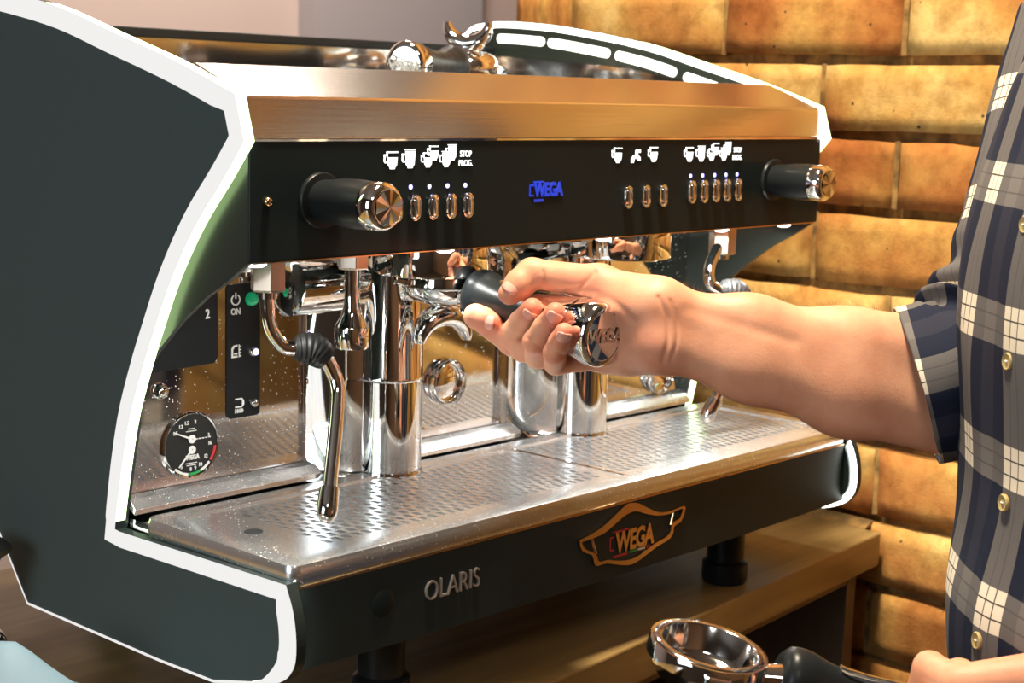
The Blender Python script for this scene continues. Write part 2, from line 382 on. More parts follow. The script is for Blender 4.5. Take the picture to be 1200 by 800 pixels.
wr = struct(build('wall_right', MB().box((WX+0.018, RY0, FLOOR_Z), (WX+0.25, BEND-0.004, CEIL_Z)), 'mortar'))
# courses read off the photograph, then carried on up and down
lines = [0.382, 0.300, 0.217, 0.131, 0.045, -0.041, -0.126, -0.205]
while lines[0] < CEIL_Z-0.084: lines.insert(0, lines[0]+0.084)
while lines[-1] > FLOOR_Z+0.083: lines.append(lines[-1]-0.083)
def brick_mesh(seed, w, h):
    rnd = random.Random(seed); mb = MB(); nx, nz = 8, 4
    def P(i, j, dx):
        u, v = i/nx, j/nz; y, z = (u-0.5)*w, (v-0.5)*h
        e = min(min(u, 1-u)*w, min(v, 1-v)*h)
        n = noise.noise(Vector((y*28+seed*7.1, z*28, seed*3.3)))*0.0022+noise.noise(Vector((y*90, z*90, seed*5.3)))*0.0010
        edge = 0.0022*math.exp(-e/0.0025)
        wob = 0.0030*noise.noise(Vector((y*22+seed, z*22, 9.1+seed)))
        if u in (0, 1): y += wob-math.copysign(0.0012, y)
        if v in (0, 1): z += wob*0.9-math.copysign(0.0008, z)
        return (n+edge if dx == 0 else 0.055, y, z)
    front = [[P(i, j, 0) for i in range(nx+1)] for j in range(nz+1)]
    vs = [p for r in front for p in r]; fs = [(j*(nx+1)+i, (j+1)*(nx+1)+i, (j+1)*(nx+1)+i+1, j*(nx+1)+i+1) for j in range(nz) for i in range(nx)]
    loop = [i for i in range(nx+1)]+[j*(nx+1)+nx for j in range(1, nz+1)]+[nz*(nx+1)+i for i in range(nx-1, -1, -1)]+[j*(nx+1) for j in range(nz-1, 0, -1)]
    b = len(vs)
    for k in loop: x, y, z = vs[k]; vs.append((0.045, y, z))
    n = len(loop); fs += [(loop[k], loop[(k+1) % n], b+(k+1) % n, b+k) for k in range(n)]
    mb.add(vs, fs); me = bpy.data.meshes.new('brick'); me.from_pydata(mb.v, [], mb.f)
    bm = bmesh.new(); bm.from_mesh(me); bmesh.ops.recalc_face_normals(bm, faces=bm.faces); bm.to_mesh(me); bm.free()
    for p in me.polygons: p.use_smooth = True
    me.materials.append(MATS['brick']); return me
BL, JT = 0.235, 0.0075
variants = [brick_mesh(k, BL-JT, 0.0745) for k in range(9)]
far = MB(); mort = MB(); nb = 0
for c in range(len(lines)-1):
    zt, zb = lines[c], lines[c+1]; zc = (zt+zb)/2; h = zt-zb-0.0095
    off = 0.158 if c % 2 == (lines.index(0.382)) % 2 else 0.060
    k0 = int(math.floor((RY0-off)/BL)); k1 = int(math.ceil((BEND-off)/BL))
    for k in range(k0, k1+1):
        ya, yb = off+k*BL+JT/2, off+(k+1)*BL-JT/2
        ya, yb = max(ya, RY0+0.01), min(yb, BEND)
        if yb-ya < 0.03: continue
        vis = -0.42 < (ya+yb)/2 and -0.52 < zc < 0.62
        if vis:
            o = bpy.data.objects.new('brick', random.choice(variants)); COL.objects.link(o); o.parent = wr; nb += 1
            o.location = (WX+random.uniform(-0.002, 0.003), (ya+yb)/2, zc); flip = random.choice((1, -1))
            o.scale = (1, (yb-ya)/(BL-JT), h/0.0745)
            o.rotation_euler = (random.uniform(-0.008, 0.008), 0, random.uniform(-0.008, 0.008))
            mb = MB().box((WX+0.006, yb+0.0005, zc-h/2), (WX+0.03, yb+JT-0.0005, zc+h/2))
            if yb < BEND-0.01: build('mortar_joint', mb, 'mortar', wr, smooth=0)
        else:
            far.box((WX+random.uniform(-0.002, 0.002), ya, zc-h/2), (WX+0.05, yb, zc+h/2))
st = build('brick_field', far, 'brick', wr, smooth=0); st['kind'] = 'stuff'

# ------------------------------------------------------------------ counter
fa, fb = np.array((WX-0.012, 0.040)), np.array((0.246, -0.014))      # front edge, slightly askew to the machine
fd = (fb-fa)/np.linalg.norm(fb-fa); fn = np.array((fd[1], -fd[0])); fn = fn if fn[1] > 0 else -fn
fl = fa+fd*2.2
cnt = thing('counter', 'wooden counter under the coffee machine with dark open cabinet below', 'counter', (0.0, 0.3, FLOOR_Z))
def quad(a, b, d): return [tuple(a), tuple(b), tuple(b+fn*d), tuple(a+fn*d)]
top_poly = [tuple(fa), (WX-0.012, 0.60), tuple(fl+fn*0.62), tuple(fl)]
build('worktop', MB().prism_z(top_poly, TOP_Z-0.038, TOP_Z), 'counter_wood', cnt, smooth=0, bevel=0.002)
build('mortar_fillet', MB().add([(WX-0.013, 0.06, TOP_Z), (WX+0.004, 0.06, TOP_Z), (WX+0.004, 0.06, TOP_Z+0.007), (WX-0.013, 0.60, TOP_Z), (WX+0.004, 0.60, TOP_Z), (WX+0.004, 0.60, TOP_Z+0.007)],
     [(0, 1, 2), (3, 5, 4), (0, 3, 4, 1), (1, 4, 5, 2), (2, 5, 3, 0)]), 'mortar', cnt, smooth=0)
ins = fn*0.018
e1 = fa+ins+fd*0.018; e2 = e1+fd*0.022
build('side_upright', MB().prism_z([tuple(e1), tuple(e2), tuple(e2+fn*0.5), tuple(e1+fn*0.5)], FLOOR_Z, TOP_Z-0.0385), 'cabinet_wood', cnt, smooth=0, bevel=0.001)
build('apron_rail', MB().prism_z([tuple(e2+fn*0.001), tuple(fl+ins), tuple(fl+ins+fn*0.02), tuple(e2+fn*0.021)], TOP_Z-0.055, TOP_Z-0.0385), 'cabinet_wood', cnt, smooth=0)
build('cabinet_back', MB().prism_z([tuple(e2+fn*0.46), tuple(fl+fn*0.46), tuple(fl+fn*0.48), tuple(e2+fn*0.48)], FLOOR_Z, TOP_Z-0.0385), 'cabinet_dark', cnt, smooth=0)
f3 = e2+fd*0.16
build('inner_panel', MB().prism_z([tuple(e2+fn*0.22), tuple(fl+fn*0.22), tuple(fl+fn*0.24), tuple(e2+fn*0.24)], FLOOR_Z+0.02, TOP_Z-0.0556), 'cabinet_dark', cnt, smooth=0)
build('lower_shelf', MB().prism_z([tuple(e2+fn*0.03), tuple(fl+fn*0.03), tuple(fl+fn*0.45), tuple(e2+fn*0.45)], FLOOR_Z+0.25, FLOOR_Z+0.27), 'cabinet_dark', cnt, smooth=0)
l1 = fl-fd*0.03
build('side_upright', MB().prism_z([tuple(l1+ins), tuple(fl+ins), tuple(fl+fn*0.5), tuple(l1+fn*0.5)], FLOOR_Z, TOP_Z-0.0556), 'cabinet_wood', cnt, smooth=0)

# ------------------------------------------------------------------ espresso machine
LX = 0.74
mach = thing('espresso_machine', 'black two-group espresso machine with glowing white side edges and steel top', 'espresso machine', (LX/2, 0.25, TOP_Z))
nose = [(0.058, 0.3305), (0.0478, 0.2988)]
mouth = [(0.0705, 0.2722), (0.1037, 0.2362), (0.1325, 0.1953), (0.154, 0.1554), (0.171, 0.121), (0.188, 0.0785), (0.2030, 0.0165)]
PROFILE = (nose + [tuple(p) for p in smooth_path([nose[1]]+mouth+[(0.2068, -0.0035)], 4)[1:]] +
           [(0.2, -0.0042), (0.1, -0.002), (0.0012, 0.0)] +
           [tuple(p) for p in smooth_path([(0.0012, 0.0), (-0.0062, -0.016), (-0.0098, -0.033), (-0.0098, -0.050), (-0.0055, -0.0605), (0.004, -0.0694), (0.025, -0.0780), (0.083, -0.0925)], 4)[1:]] +
           [(0.15, -0.0945), (0.337, -0.0952), (0.3785, -0.045), (0.43, 0.02), (0.545, 0.04), (0.575, 0.10), (0.585, 0.25), (0.578, 0.36)] +
           [tuple(p) for p in smooth_path([(0.578, 0.36), (0.56, 0.405), (0.519, 0.4173), (0.437, 0.4148), (0.36, 0.4056), (0.2765, 0.3915), (0.2042, 0.3727), (0.127, 0.3524), (0.058, 0.3305)], 5)[1:-1]])
def inset(poly, wfun):
    n = len(poly); out = []
    ar = sum(poly[i][0]*poly[(i+1) % n][1]-poly[(i+1) % n][0]*poly[i][1] for i in range(n)); sg = 1 if ar > 0 else -1
    for i in range(n):
        a, b, c = np.array(poly[i-1]), np.array(poly[i]), np.array(poly[(i+1) % n])
        t1 = (b-a)/np.linalg.norm(b-a); t2 = (c-b)/np.linalg.norm(c-b)
        n1 = sg*np.array((-t1[1], t1[0])); n2 = sg*np.array((-t2[1], t2[0])); m = n1+n2; m /= np.linalg.norm(m)
        w = wfun(*poly[i]); out.append(tuple(b+m*w/max(0.5, m@n1)))
    return out
def strip_w(y, z):
    if z < -0.085 or (y > 0.3 and z < 0.10): return 0.0022           # the lower and rear edge is only a thin line
    if z < -0.05: return 0.0185+(0.0022-0.0185)*min(1, max(0, (y+0.006)/0.035))
    if z < -0.003 and y < 0.05: return 0.0185-0.0060*max(0, 1+z/0.014)
    if z < 0.001: return 0.0125
    if y > 0.15 and z < 0.04: return 0.0135+0.0015*z/0.04
    if y > 0.5: return 0.012
    if z > 0.335: return 0.0165
    return 0.0150
INNER = inset(PROFILE, strip_w)
PLATE = inset(PROFILE, lambda y, z: 0.0065 if z > 0.31 or (z < -0.006 and y < 0.03) else 0.0012)
wing = [(0.0545, 0.2990), (0.0545, 0.2150), (0.077, 0.2005), (0.1038, 0.1856), (0.1346, 0.1636), (0.1614, 0.1401), (0.1779, 0.123), (0.190, 0.101)]
i0 = 1; i1 = min(range(len(PROFILE)), key=lambda i: abs(PROFILE[i][0]-0.188)+abs(PROFILE[i][1]-0.0785))
WPLATE = [PLATE[0]]+wing+PLATE[i1:]
for side, (s0, s1, p0, p1) in enumerate(((0.0, 0.0088, 0.0086, 0.0125), (LX-0.0088, LX, LX-0.0125, LX-0.0086))):
    xo = 0.0004 if side == 0 else LX-0.0004
    pan = build('side_panel', MB().prism_x(inset(INNER, lambda y, z: 0.0001), s0+0.0006, s1-0.0006), 'black_side', mach, smooth=0)
    inr = build('side_plate', MB().prism_x(WPLATE, p0, p1), 'black_plate', pan, smooth=0)
    # lit acrylic border: the faces are white, the cut edge slightly green
    n = len(PROFILE); out_x, in_x = (s0, s1) if side == 0 else (s1, s0)
    for x, mt in ((out_x, 'led_white'), (in_x, 'led_inner')):
        build('light_strip', MB().add([(x, *p) for p in PROFILE]+[(x, *p) for p in INNER], [(i, n+i, n+(i+1) % n, (i+1) % n) for i in range(n)]), mt, pan, smooth=0)
    lit = [i for i in range(n) if PROFILE[i][1] > 0.004 and PROFILE[i][0] < 0.30]     # the cut edge glows from the mouth up over the top
    runs = []
    for i in range(n):
        if runs and runs[-1][1] == (i in lit): runs[-1][0].append(i)
        else: runs.append([[i], i in lit])
    if len(runs) > 1 and runs[0][1] == runs[-1][1]: runs[0][0] = runs.pop()[0]+runs[0][0]
    for ids, is_lit in runs:
        mt = 'led_edge' if is_lit else 'black_gloss'
        build('strip_edge', MB().add([(s0, *p) for p in PROFILE]+[(s1, *p) for p in PROFILE], [(i, n+i, n+(i+1) % n, (i+1) % n) for i in ids]), mt, pan, smooth=0)
# slots of light on the inside of the right panel, along the arc
arc = smooth_path([(0.56, 0.405), (0.519, 0.4173), (0.437, 0.4148), (0.36, 0.4056), (0.2765, 0.3915), (0.2042, 0.3727), (0.127, 0.3524)], 24)
cum = np.concatenate([[0], np.cumsum([np.linalg.norm(arc[i+1]-arc[i]) for i in range(len(arc)-1)])])
def arc_pt(s, d):
    y = np.interp(s, cum, [a[0] for a in arc]); z = np.interp(s, cum, [a[1] for a in arc])
    y2 = np.interp(s+0.004, cum, [a[0] for a in arc]); z2 = np.interp(s+0.004, cum, [a[1] for a in arc])
    t = np.array((y2-y, z2-z)); t /= np.linalg.norm(t)+1e-9; nn = np.array((t[1], -t[0])); nn = nn if nn[1] < 0 else -nn
    return np.array((y, z))+nn*d
def y_to_s(y): return float(np.interp(-y, [-a[0] for a in arc], cum))
panels = [o for o in mach.children if o.name.startswith('side_panel')]
slot_ends = [on_x(u, v, LX-0.0127)[1] for u, v in ((583, 40), (640, 41), (644, 42), (718, 50), (724, 56), (798, 74), (806, 76), (872, 98))]
for pnl, xs in ((panels[1], LX-0.0128), (panels[0], 0.0128)):
    for k in range(0, 8, 2):
        sa, sb = y_to_s(slot_ends[k]), y_to_s(slot_ends[k+1]); r = 0.0052; dd = 0.0195; pts = []
        for q in range(9): pts.append(arc_pt(sa+r+(sb-sa-2*r)*q/8, dd-r))
        c = arc_pt(sb-r, dd); d0 = pts[-1]-c; 
        for q in range(1, 6): a = math.pi*q/6; pts.append(c+np.array((d0[0]*math.cos(a)-d0[1]*math.sin(a), d0[0]*math.sin(a)+d0[1]*math.cos(a)))*1.0)
        for q in range(8, -1, -1): pts.append(arc_pt(sa+r+(sb-sa-2*r)*q/8, dd+r))
        c = arc_pt(sa+r, dd); d0 = pts[-1]-c
        for q in range(1, 6): a = math.pi*q/6; pts.append(c+np.array((d0[0]*math.cos(a)-d0[1]*math.sin(a), d0[0]*math.sin(a)+d0[1]*math.cos(a))))
        build('light_slot', MB().prism_x([tuple(p) for p in pts], xs-0.0004, xs+0.0004), 'led_slot', pnl, smooth=0)

XA, XB = 0.0128, LX-0.0128
# upper housing: black fascia box, steel bar above it, cup well behind
FY = 0.0535
fas = build('fascia', MB().prism_x([(FY, 0.2150), (FY, 0.2985), (0.30, 0.2985), (0.30, 0.2150)], 0.0092, LX-0.0092), 'black_fascia', mach, smooth=0, bevel=0.0012)
build('edge_line', MB().box((0.0092, FY-0.0006, 0.2985), (LX-0.0092, FY+0.02, 0.3000)), 'chrome', fas, smooth=0)
build('edge_line', MB().box((0.0130, FY-0.0004, 0.2140), (LX-0.0130, FY+0.004, 0.2149)), 'copper', fas, smooth=0)
bar = build('top_bar', MB().prism_x([(0.0532, 0.3001), (0.0578, 0.3290), (0.1190, 0.3515), (0.1195, 0.3300), (0.1195, 0.3001)], 0.0094, LX-0.0094), 'steel_bar', mach, smooth=0, bevel=0.0016, seg=3)
well = build('cup_tray', MB().box((XA, 0.1196, 0.318), (XB, 0.518, 0.326)), 'steel_well', mach, smooth=0)
build('back_wall', MB().box((XA, 0.512, 0.3262), (XB, 0.520, 0.379)), 'steel_well', well, smooth=0)
build('back_rail', MB().box((XA, 0.5075, 0.379), (XB, 0.5225, 0.3885)), 'black_plastic', well, smooth=0, bevel=0.002)
for xx in (XA, XB-0.004): build('side_wall', MB().prism_x([(0.121, 0.3262), (0.511, 0.3262), (0.511, 0.379), (0.30, 0.366), (0.121, 0.336)], xx, xx+0.004), 'steel_well', well, smooth=0)
build('rear_body', MB().prism_x([(0.215, -0.072), (0.545, -0.02), (0.545, 0.3178), (0.31, 0.3178), (0.31, 0.2140), (0.235, 0.2140), (0.235, 0.0)], XA+0.001, XB-0.001), 'black_gloss', mach, smooth=0)

# ---- fascia controls
def fz(u, v): p = on_y(u, v, FY); return p[0], p[2]
def lathe_y(mb, prof, x, y, z, n=32, cap=True): return mb.lathe(prof, (x, y, z), (0, -1, 0), n, cap=cap, ref=(1, 0, 0))
for kx, kz, kl in ((0.0725, 0.2565, 0.070), (0.647, 0.2590, 0.062)):
    kn = build('steam_knob', lathe_y(MB(), [(0.0205, 0.0), (0.0205, 0.0015), (0.0195, 0.003), (0.0150, 0.0036), (0.0155, 0.010), (0.0172, 0.026), (0.0176, 0.040), (0.0168, kl-0.014)], kx, FY, kz, 40), 'black_plastic', mach, smooth=40)
    rim = MB(); lathe_y(rim, [(0.0168, kl-0.0145), (0.0172, kl-0.012), (0.0168, kl-0.004), (0.0145, kl), (0.0122, kl+0.0008)], kx, FY, kz, 40)
    build('knob_cap', rim, 'chrome', kn, smooth=50)
    fcm = MB(); rings = []
    nn = 16
    ctr = (kx, FY-kl-0.0030, kz); vs = [ctr]+[(kx+0.0121*math.cos(2*math.pi*k/nn), FY-kl-(0.0009 if k % 2 else 0.0022), kz+0.0121*math.sin(2*math.pi*k/nn)) for k in range(nn)]
    fcm.add(vs, [(0, 1+k, 1+(k+1) % nn) for k in range(nn)]); build('faceted_face', fcm, 'chrome_dark', kn, smooth=0)
sx_, sz_ = fz(312, 236)
build('small_screw', lathe_y(MB(), [(0.0034, 0.0), (0.0032, 0.003), (0.002, 0.0045), (0.0004, 0.0048)], sx_, FY, sz_, 16), 'copper', fas, smooth=50)
def push_button(x, z, h=0.0205):
    w = 0.0112; mb = MB(); rings = []
    for (s, d) in ((1.0, 0.0), (1.0, 0.0022), (0.93, 0.0034), (0.80, 0.0036), (0.72, 0.0026), (0.55, 0.0044), (0.30, 0.0052), (0.05, 0.0054)):
        loop = rrect(0, 0, w*s, h-(1-s)*w, w*s/2*0.999, 6); rings.append([(x+a, FY-d, z+b) for a, b in loop])
    mb.loft(rings); return build('push_button', mb, 'chrome', mach, smooth=40)
def led_dot(x, z, r=0.0018, mat='led_blue'):
    return build('indicator_light', lathe_y(MB(), [(r, 0.0), (r, 0.0006), (r*0.6, 0.0011), (r*0.05, 0.0012)], x, FY, z, 12), mat, fas, smooth=60)
BX = [0.1448, 0.1637, 0.1828, 0.2020, 0.2208]
for x in BX: push_button(x, 0.2485)
for x in (0.1413, 0.1607, 0.1803, 0.1998, 0.2194): led_dot(x, 0.2640)
MX = [0.4205, 0.4457, 0.4704]
for x in MX: push_button(x, 0.2490)
QX = [0.5136, 0.5321, 0.5508, 0.5685, 0.5865]
for x in QX: push_button(x, 0.2510, 0.0215)
for x in (0.5126, 0.5312, 0.5500, 0.5680, 0.5860): led_dot(x, 0.2655)
# ---- lit pictograms
def bars(parts, x, z, s=1.0, name='cup_icon', mat='icon_white', parent=None, y=FY):
    mb = MB()
    for poly in parts: mb.prism_y([(x+a*s, z+b*s) for a, b in poly], y-0.0005, y+0.0002)
    return build(name, mb, mat, parent or fas, smooth=0)
def R4(x0, z0, x1, z1): return [(x0, z0), (x1, z0), (x1, z1), (x0, z1)]
def cup(dx=0, dz=0, full=True, k=1.0):
    body = [(-4, 2.5 if not full else 7), (7, 2.5 if not full else 7), (6.2, -4), (4.5, -5.5), (4.2, -7), (-1.2, -7), (-1.5, -5.5), (-3.2, -4)]
    out = [body, R4(-8, 3.6, -4, 5.0), R4(-8, -1.2, -6.6, 4.4), R4(-7, -2.2, -3.4, -0.9)]
    if not full: out += [R4(-5, 2.5, -3.7, 7.2), R4(-5, 6.0, 7.4, 7.2)]
    else: out += [R4(-5, 7.6, 7.4, 8.4)]
    return [[((a*k+dx)*0.001, (b*k+dz)*0.001) for a, b in p] for p in out]
def double(full): return cup(-3, -2, full, 0.86)+cup(4, 3.5, full, 0.86)
STEAM = [[(a*0.001, b*0.001) for a, b in p] for p in ([(-7, -6), (-7, -2), (-4, 1), (4, 1), (7, -1), (7, -4), (3, -4), (2, -2), (-2, -2), (-3, -6)], R4(-1, 1, 3, 6), R4(0, 3.5, 7, 6.5))]
for (x, z), parts in (((0.1402, 0.2841), cup(full=False)), ((0.1584, 0.2845), cup(full=True)), ((0.1800, 0.2858), double(False)), ((0.1995, 0.2858), double(True)),
                      ((0.4054, 0.2852), cup(full=False)), ((0.4314, 0.2840), STEAM), ((0.4556, 0.2855), cup(full=False)),
                      ((0.5085, 0.2850), cup(full=False)), ((0.5265, 0.2850), cup(full=True)), ((0.5455, 0.2862), double(False)), ((0.5650, 0.2862), double(True))):
    bars(parts, x, z, 0.92)
for (x, z) in ((0.2190, 0.2845), (0.5850, 0.2848)):
    for t, dz in (('STOP', 0.0036), ('PROG.', -0.0034)): build('lettering', move(text_mb(t, 0.0066, sx=0.80), x, FY-0.0004, z+dz), 'icon_white', fas, smooth=0)
# display with the blue wordmark and its cup
wx, wz = 0.3175, 0.2578
build('wordmark', move(text_mb('WEGA', 0.0150, offset=0.0007, spacing=0.92, sx=0.82), wx, FY-0.0004, wz), 'icon_blue', fas, smooth=0)
cupo = [R4(-0.0235, -0.004, -0.0222, 0.0045), R4(-0.0235, 0.0035, -0.018, 0.0048), R4(-0.0235, -0.0048, -0.018, -0.0036), R4(-0.0190, 0.0062, -0.006, 0.0076), R4(-0.0172, -0.0094, -0.0060, -0.0072)]
bars(cupo, wx, wz, 1.0, 'cup_icon', 'icon_blue')

# ---- splash back of polished steel with a curved top
SY = 0.2120
prof = [(SY, 0.0200), (SY, 0.181)]+[(SY-0.055*(1-math.cos(a)), 0.181+0.0334*math.sin(a)) for a in np.linspace(0.15, math.pi/2, 9)]
back = [(y+0.004, z+0.0) for y, z in prof][::-1]
spl = build('splash_back', MB().prism_x(prof+[(prof[-1][0], 0.2146), (0.234, 0.2146), (0.234, 0.02)], XA-0.0001, XB+0.0001), 'steel_splash', mach, smooth=25)
build('bottom_flange', MB().prism_x([(SY-0.001, 0.0202), (SY-0.0005, 0.012), (0.1995, 0.0062), (0.1985, 0.0105), (SY-0.006, 0.0175)], XA+0.0002, XB-0.0002), 'steel_tray', spl, smooth=0, bevel=0.0006)
def sp(u, v, y=SY): p = on_y(u, v, y); return p[0], p[2]
# printed black control strip
x0, z0 = sp(265, 487); x1, z1 = sp(304, 332)
cs = build('control_strip', MB().prism_y(rrect((x0+x1)/2, (0.0672+0.1775)/2, x1-x0, 0.1775-0.0672, 0.004), SY-0.0012, SY+0.001), 'black_plastic', mach, smooth=0)
xm = x0+0.0112
for (u, v, mat, r) in ((293, 350, 'led_green', 0.0058), (294, 411, 'chrome', 0.0046), (295, 471, 'chrome_dark', 0.0042)):
    x, z = sp(u, v); b = build('indicator_light', lathe_y(MB(), [(r, 0.001), (r, 0.003), (r*0.8, 0.0055), (r*0.45, 0.0068), (r*0.05, 0.0072)], x, SY, z, 20), mat, cs, smooth=60)
    if v == 411: build('lit_lens', lathe_y(MB(), [(r*0.62, 0.0066), (r*0.55, 0.0076), (r*0.05, 0.0079)], x, SY, z, 16), 'led_blue', b, smooth=60)
def flat(parts, x, z, parent, mat='print_white', y=SY-0.0012, name='printed_symbol'): return bars(parts, x, z, 1.0, name, mat, parent, y)
def arc_band(r0, r1, a0, a1, n=14):
    A = [math.radians(a0+(a1-a0)*k/n) for k in range(n+1)]
    return [[(r0*math.cos(A[k]), r0*math.sin(A[k])), (r1*math.cos(A[k]), r1*math.sin(A[k])), (r1*math.cos(A[k+1]), r1*math.sin(A[k+1])), (r0*math.cos(A[k+1]), r0*math.sin(A[k+1]))] for k in range(n)]
px, pz = sp(275, 351)
flat(arc_band(0.0036, 0.0047, 120, 420)+[R4(-0.0006, 0.001, 0.0006, 0.0058)], px, pz, cs)
build('lettering', move(text_mb('ON', 0.0072, offset=0.00018, sx=0.85), px, SY-0.0014, pz-0.0098), 'print_white', cs, smooth=0)
bx_, bz_ = sp(277, 412)
flat([[(-0.006, -0.0045), (0.0, -0.0045), (0.0, -0.003), (-0.0045, -0.003), (-0.0045, 0.002), (-0.003, 0.0042), (0.0, 0.0046), (0.0, 0.006), (-0.004, 0.0056), (-0.006, 0.003)], R4(-0.0035, -0.002, 0.0, -0.0008), R4(0.0012, -0.0045, 0.0022, 0.006)]+[R4(0.0022, -0.004+k*0.0026, 0.0038, -0.003+k*0.0026) for k in range(4)], bx_, bz_, cs)
cx_, cz_ = sp(279, 474)
flat([R4(-0.004, 0.0045, 0.003, 0.0056), [(0.003, 0.0056), (0.005, 0.003), (0.005, 0.0), (0.003, -0.002), (0.003, 0.0)], R4(-0.004, -0.0022, 0.003, -0.001), R4(-0.0042, -0.0052, 0.0044, -0.0044)]+[R4(-0.0042+0.0022*k, -0.0066, -0.003+0.0022*k, -0.0032) for k in range(4)], cx_, cz_, cs)
# second black patch, marked 2
pt = [sp(*p) for p in ((176, 437), (181, 422), (200, 384), (225, 356), (250, 340), (254, 342), (255, 417), (250, 425))]
pl = build('switch_plate', MB().prism_y(pt, SY-0.0011, SY+0.001), 'black_plastic', mach, smooth=0)
nx_, nz_ = sp(242, 368); build('lettering', move(text_mb('2', 0.0105, offset=0.00022, sx=0.8), nx_, SY-0.0014, nz_), 'print_white', pl, smooth=0)
px, pz = sp(187, 458); build('acorn_screw', lathe_y(MB(), [(0.0064, 0.0), (0.0064, 0.002), (0.0052, 0.005), (0.003, 0.0072), (0.0003, 0.008)], px, SY, pz, 18), 'chrome', spl, smooth=60)
# pressure gauge
gx, gz = 0.0738, 0.0512; GR = 0.0262
ga = build('pressure_gauge', lathe_y(MB(), [(GR+0.0012, 0.0), (GR+0.0012, 0.0022), (GR, 0.0030), (GR-0.0010, 0.0024)], gx, SY, gz, 48, False), 'chrome', mach, smooth=50)
build('dial', lathe_y(MB(), [(GR-0.0010, 0.0012), (GR-0.0010, 0.0018)], gx, SY, gz, 48), 'dial_black', ga, smooth=0)
GY = SY-0.0019
def pol(a, r): return (r*math.cos(math.radians(a)), r*math.sin(math.radians(a)))
def needle(cz, a, l):
    c = np.array((0, cz)); d = np.array(pol(a, 1)); q = np.array((-d[1], d[0])); 
    return [tuple(c+q*0.0008), tuple(c+d*l+q*0.0005), tuple(c+d*l-q*0.0005), tuple(c-q*0.0008)]
for cz, a in ((0.0052, 157), (-0.0035, 226)):
    nd = flat([needle(cz, a, 0.018)], gx, gz, ga, y=GY-0.0010, name='needle')
    flat(arc_band(0.0008, 0.0034, 0, 360, 18), gx, gz+cz, ga, y=GY-0.0011, name='needle_hub')
flat(arc_band(0.0225, 0.0245, 228, 262, 6)+arc_band(0.0225, 0.0245, 292, 318, 5), gx, gz, ga, y=GY, name='scale_band')
flat(arc_band(0.0225, 0.0245, 264, 290, 5), gx, gz, ga, 'print_green', GY, 'scale_band')
flat(arc_band(0.0225, 0.0245, 322, 352, 5), gx, gz, ga, 'print_red', GY, 'scale_band')
for t, a, r, sz in (('0.5', 143, 0.0190, 0.0042), ('1.2', 122, 0.0190, 0.0042), ('1.5', 104, 0.0190, 0.0042), ('2', 78, 0.0190, 0.0042), ('3', 20, 0.0180, 0.0040), ('16', 358, 0.0180, 0.0042), ('12', 322, 0.0178, 0.0044), ('10', 297, 0.0190, 0.0044), ('9', 281, 0.0195, 0.0044), ('8', 268, 0.0195, 0.0044), ('5', 240, 0.0190, 0.0044)):
    dx, dz = pol(a, r); build('lettering', move(text_mb(t, sz, offset=0.00008, sx=0.8), gx+dx, GY-0.0002, gz+dz), 'print_white', ga, smooth=0)
build('lettering', move(text_mb('WEGA', 0.0052, offset=0.0002, sx=0.85), gx+0.001, GY-0.0002, gz-0.0100), 'print_white', ga, smooth=0)
flat([R4(-0.0055, -0.0003, 0.0055, 0.0003), R4(-0.0045, -0.0020, 0.0045, -0.0014)], gx, gz-0.0145, ga, y=GY, name='scale_text')
flat([R4(-0.0030, -0.0003, 0.0030, 0.0003), R4(-0.0050, -0.0022, 0.0050, -0.0016)], gx, gz+0.0135, ga, y=GY, name='scale_text')
flat([R4(0.004+0.0032*k, -0.0004, 0.0060+0.0032*k, 0.0004) for k in range(5)], gx, gz+0.0045, ga, y=GY, name='scale_ticks')

# ---- group columns: chrome pillars with a flared shield, and group heads
def plan(cx, cy, r, n=18):                                          # outline open to the rear
    pts = [(cx-0.062, SY+0.004), (cx-0.0605, SY), (cx-0.050, SY-0.016), (cx-0.040, SY-0.030)]
    pts += [(cx+r*math.cos(a), cy+r*math.sin(a)) for a in np.linspace(math.radians(176), math.radians(364), n)]
    pts += [(cx+r+0.004, SY-0.010), (cx+r+0.006, SY+0.004)]
    return pts
for gx_, gy_ in ((0.2545, 0.1740), (0.5075, 0.1740)):
    def ring(r, z, g=0.0): return [(x, y, z) for x, y in plan(gx_, gy_, r)]
    col = build('group_column', MB().loft([ring(0.0288, 0.0045), ring(0.0288, 0.0905), ring(0.0298, 0.0915), ring(0.0300, 0.0935), ring(0.0290, 0.0950), ring(0.0285, 0.1330), ring(0.0275, 0.1350), ring(0.0275, 0.2140)]), 'chrome', mach, smooth=40)
    build('base_skirt', MB().loft([[(gx_+(x-gx_)*k, gy_+(y-gy_)*k if y < gy_ else y, z) for x, y in plan(gx_, gy_, 0.0288)] for k, z in ((1.10, 0.0030), (1.10, 0.0052), (1.03, 0.0120), (1.0, 0.0125))]), 'chrome_dark', col, smooth=40)
GC = [on_y(507, 305, 0.12), on_y(728, 283, 0.12)]
GROUPS = []
for g in GC:
    gx_, gy_ = g[0], 0.12; GROUPS.append((gx_, gy_))
    gh = build('group_head', MB().lathe([(0.036, 0.2148), (0.0473, 0.2146), (0.0478, 0.2125), (0.0478, 0.1890), (0.0472, 0.1872), (0.0450, 0.1864), (0.0400, 0.1866), (0.0398, 0.1920)][::-1], (gx_, gy_, 0), (0, 0, 1), 48), 'chrome', mach, smooth=35)
    build('shower_screen', MB().lathe([(0.0397, 0.1890), (0.0397, 0.1900), (0.001, 0.1900)], (gx_, gy_, 0), (0, 0, 1), 32), 'chrome_dark', gh, smooth=35)
    build('group_neck', MB().box((gx_-0.022, gy_+0.03, 0.1900), (gx_+0.026, 0.205, 0.2144)), 'chrome', gh, smooth=0, bevel=0.006, seg=3)
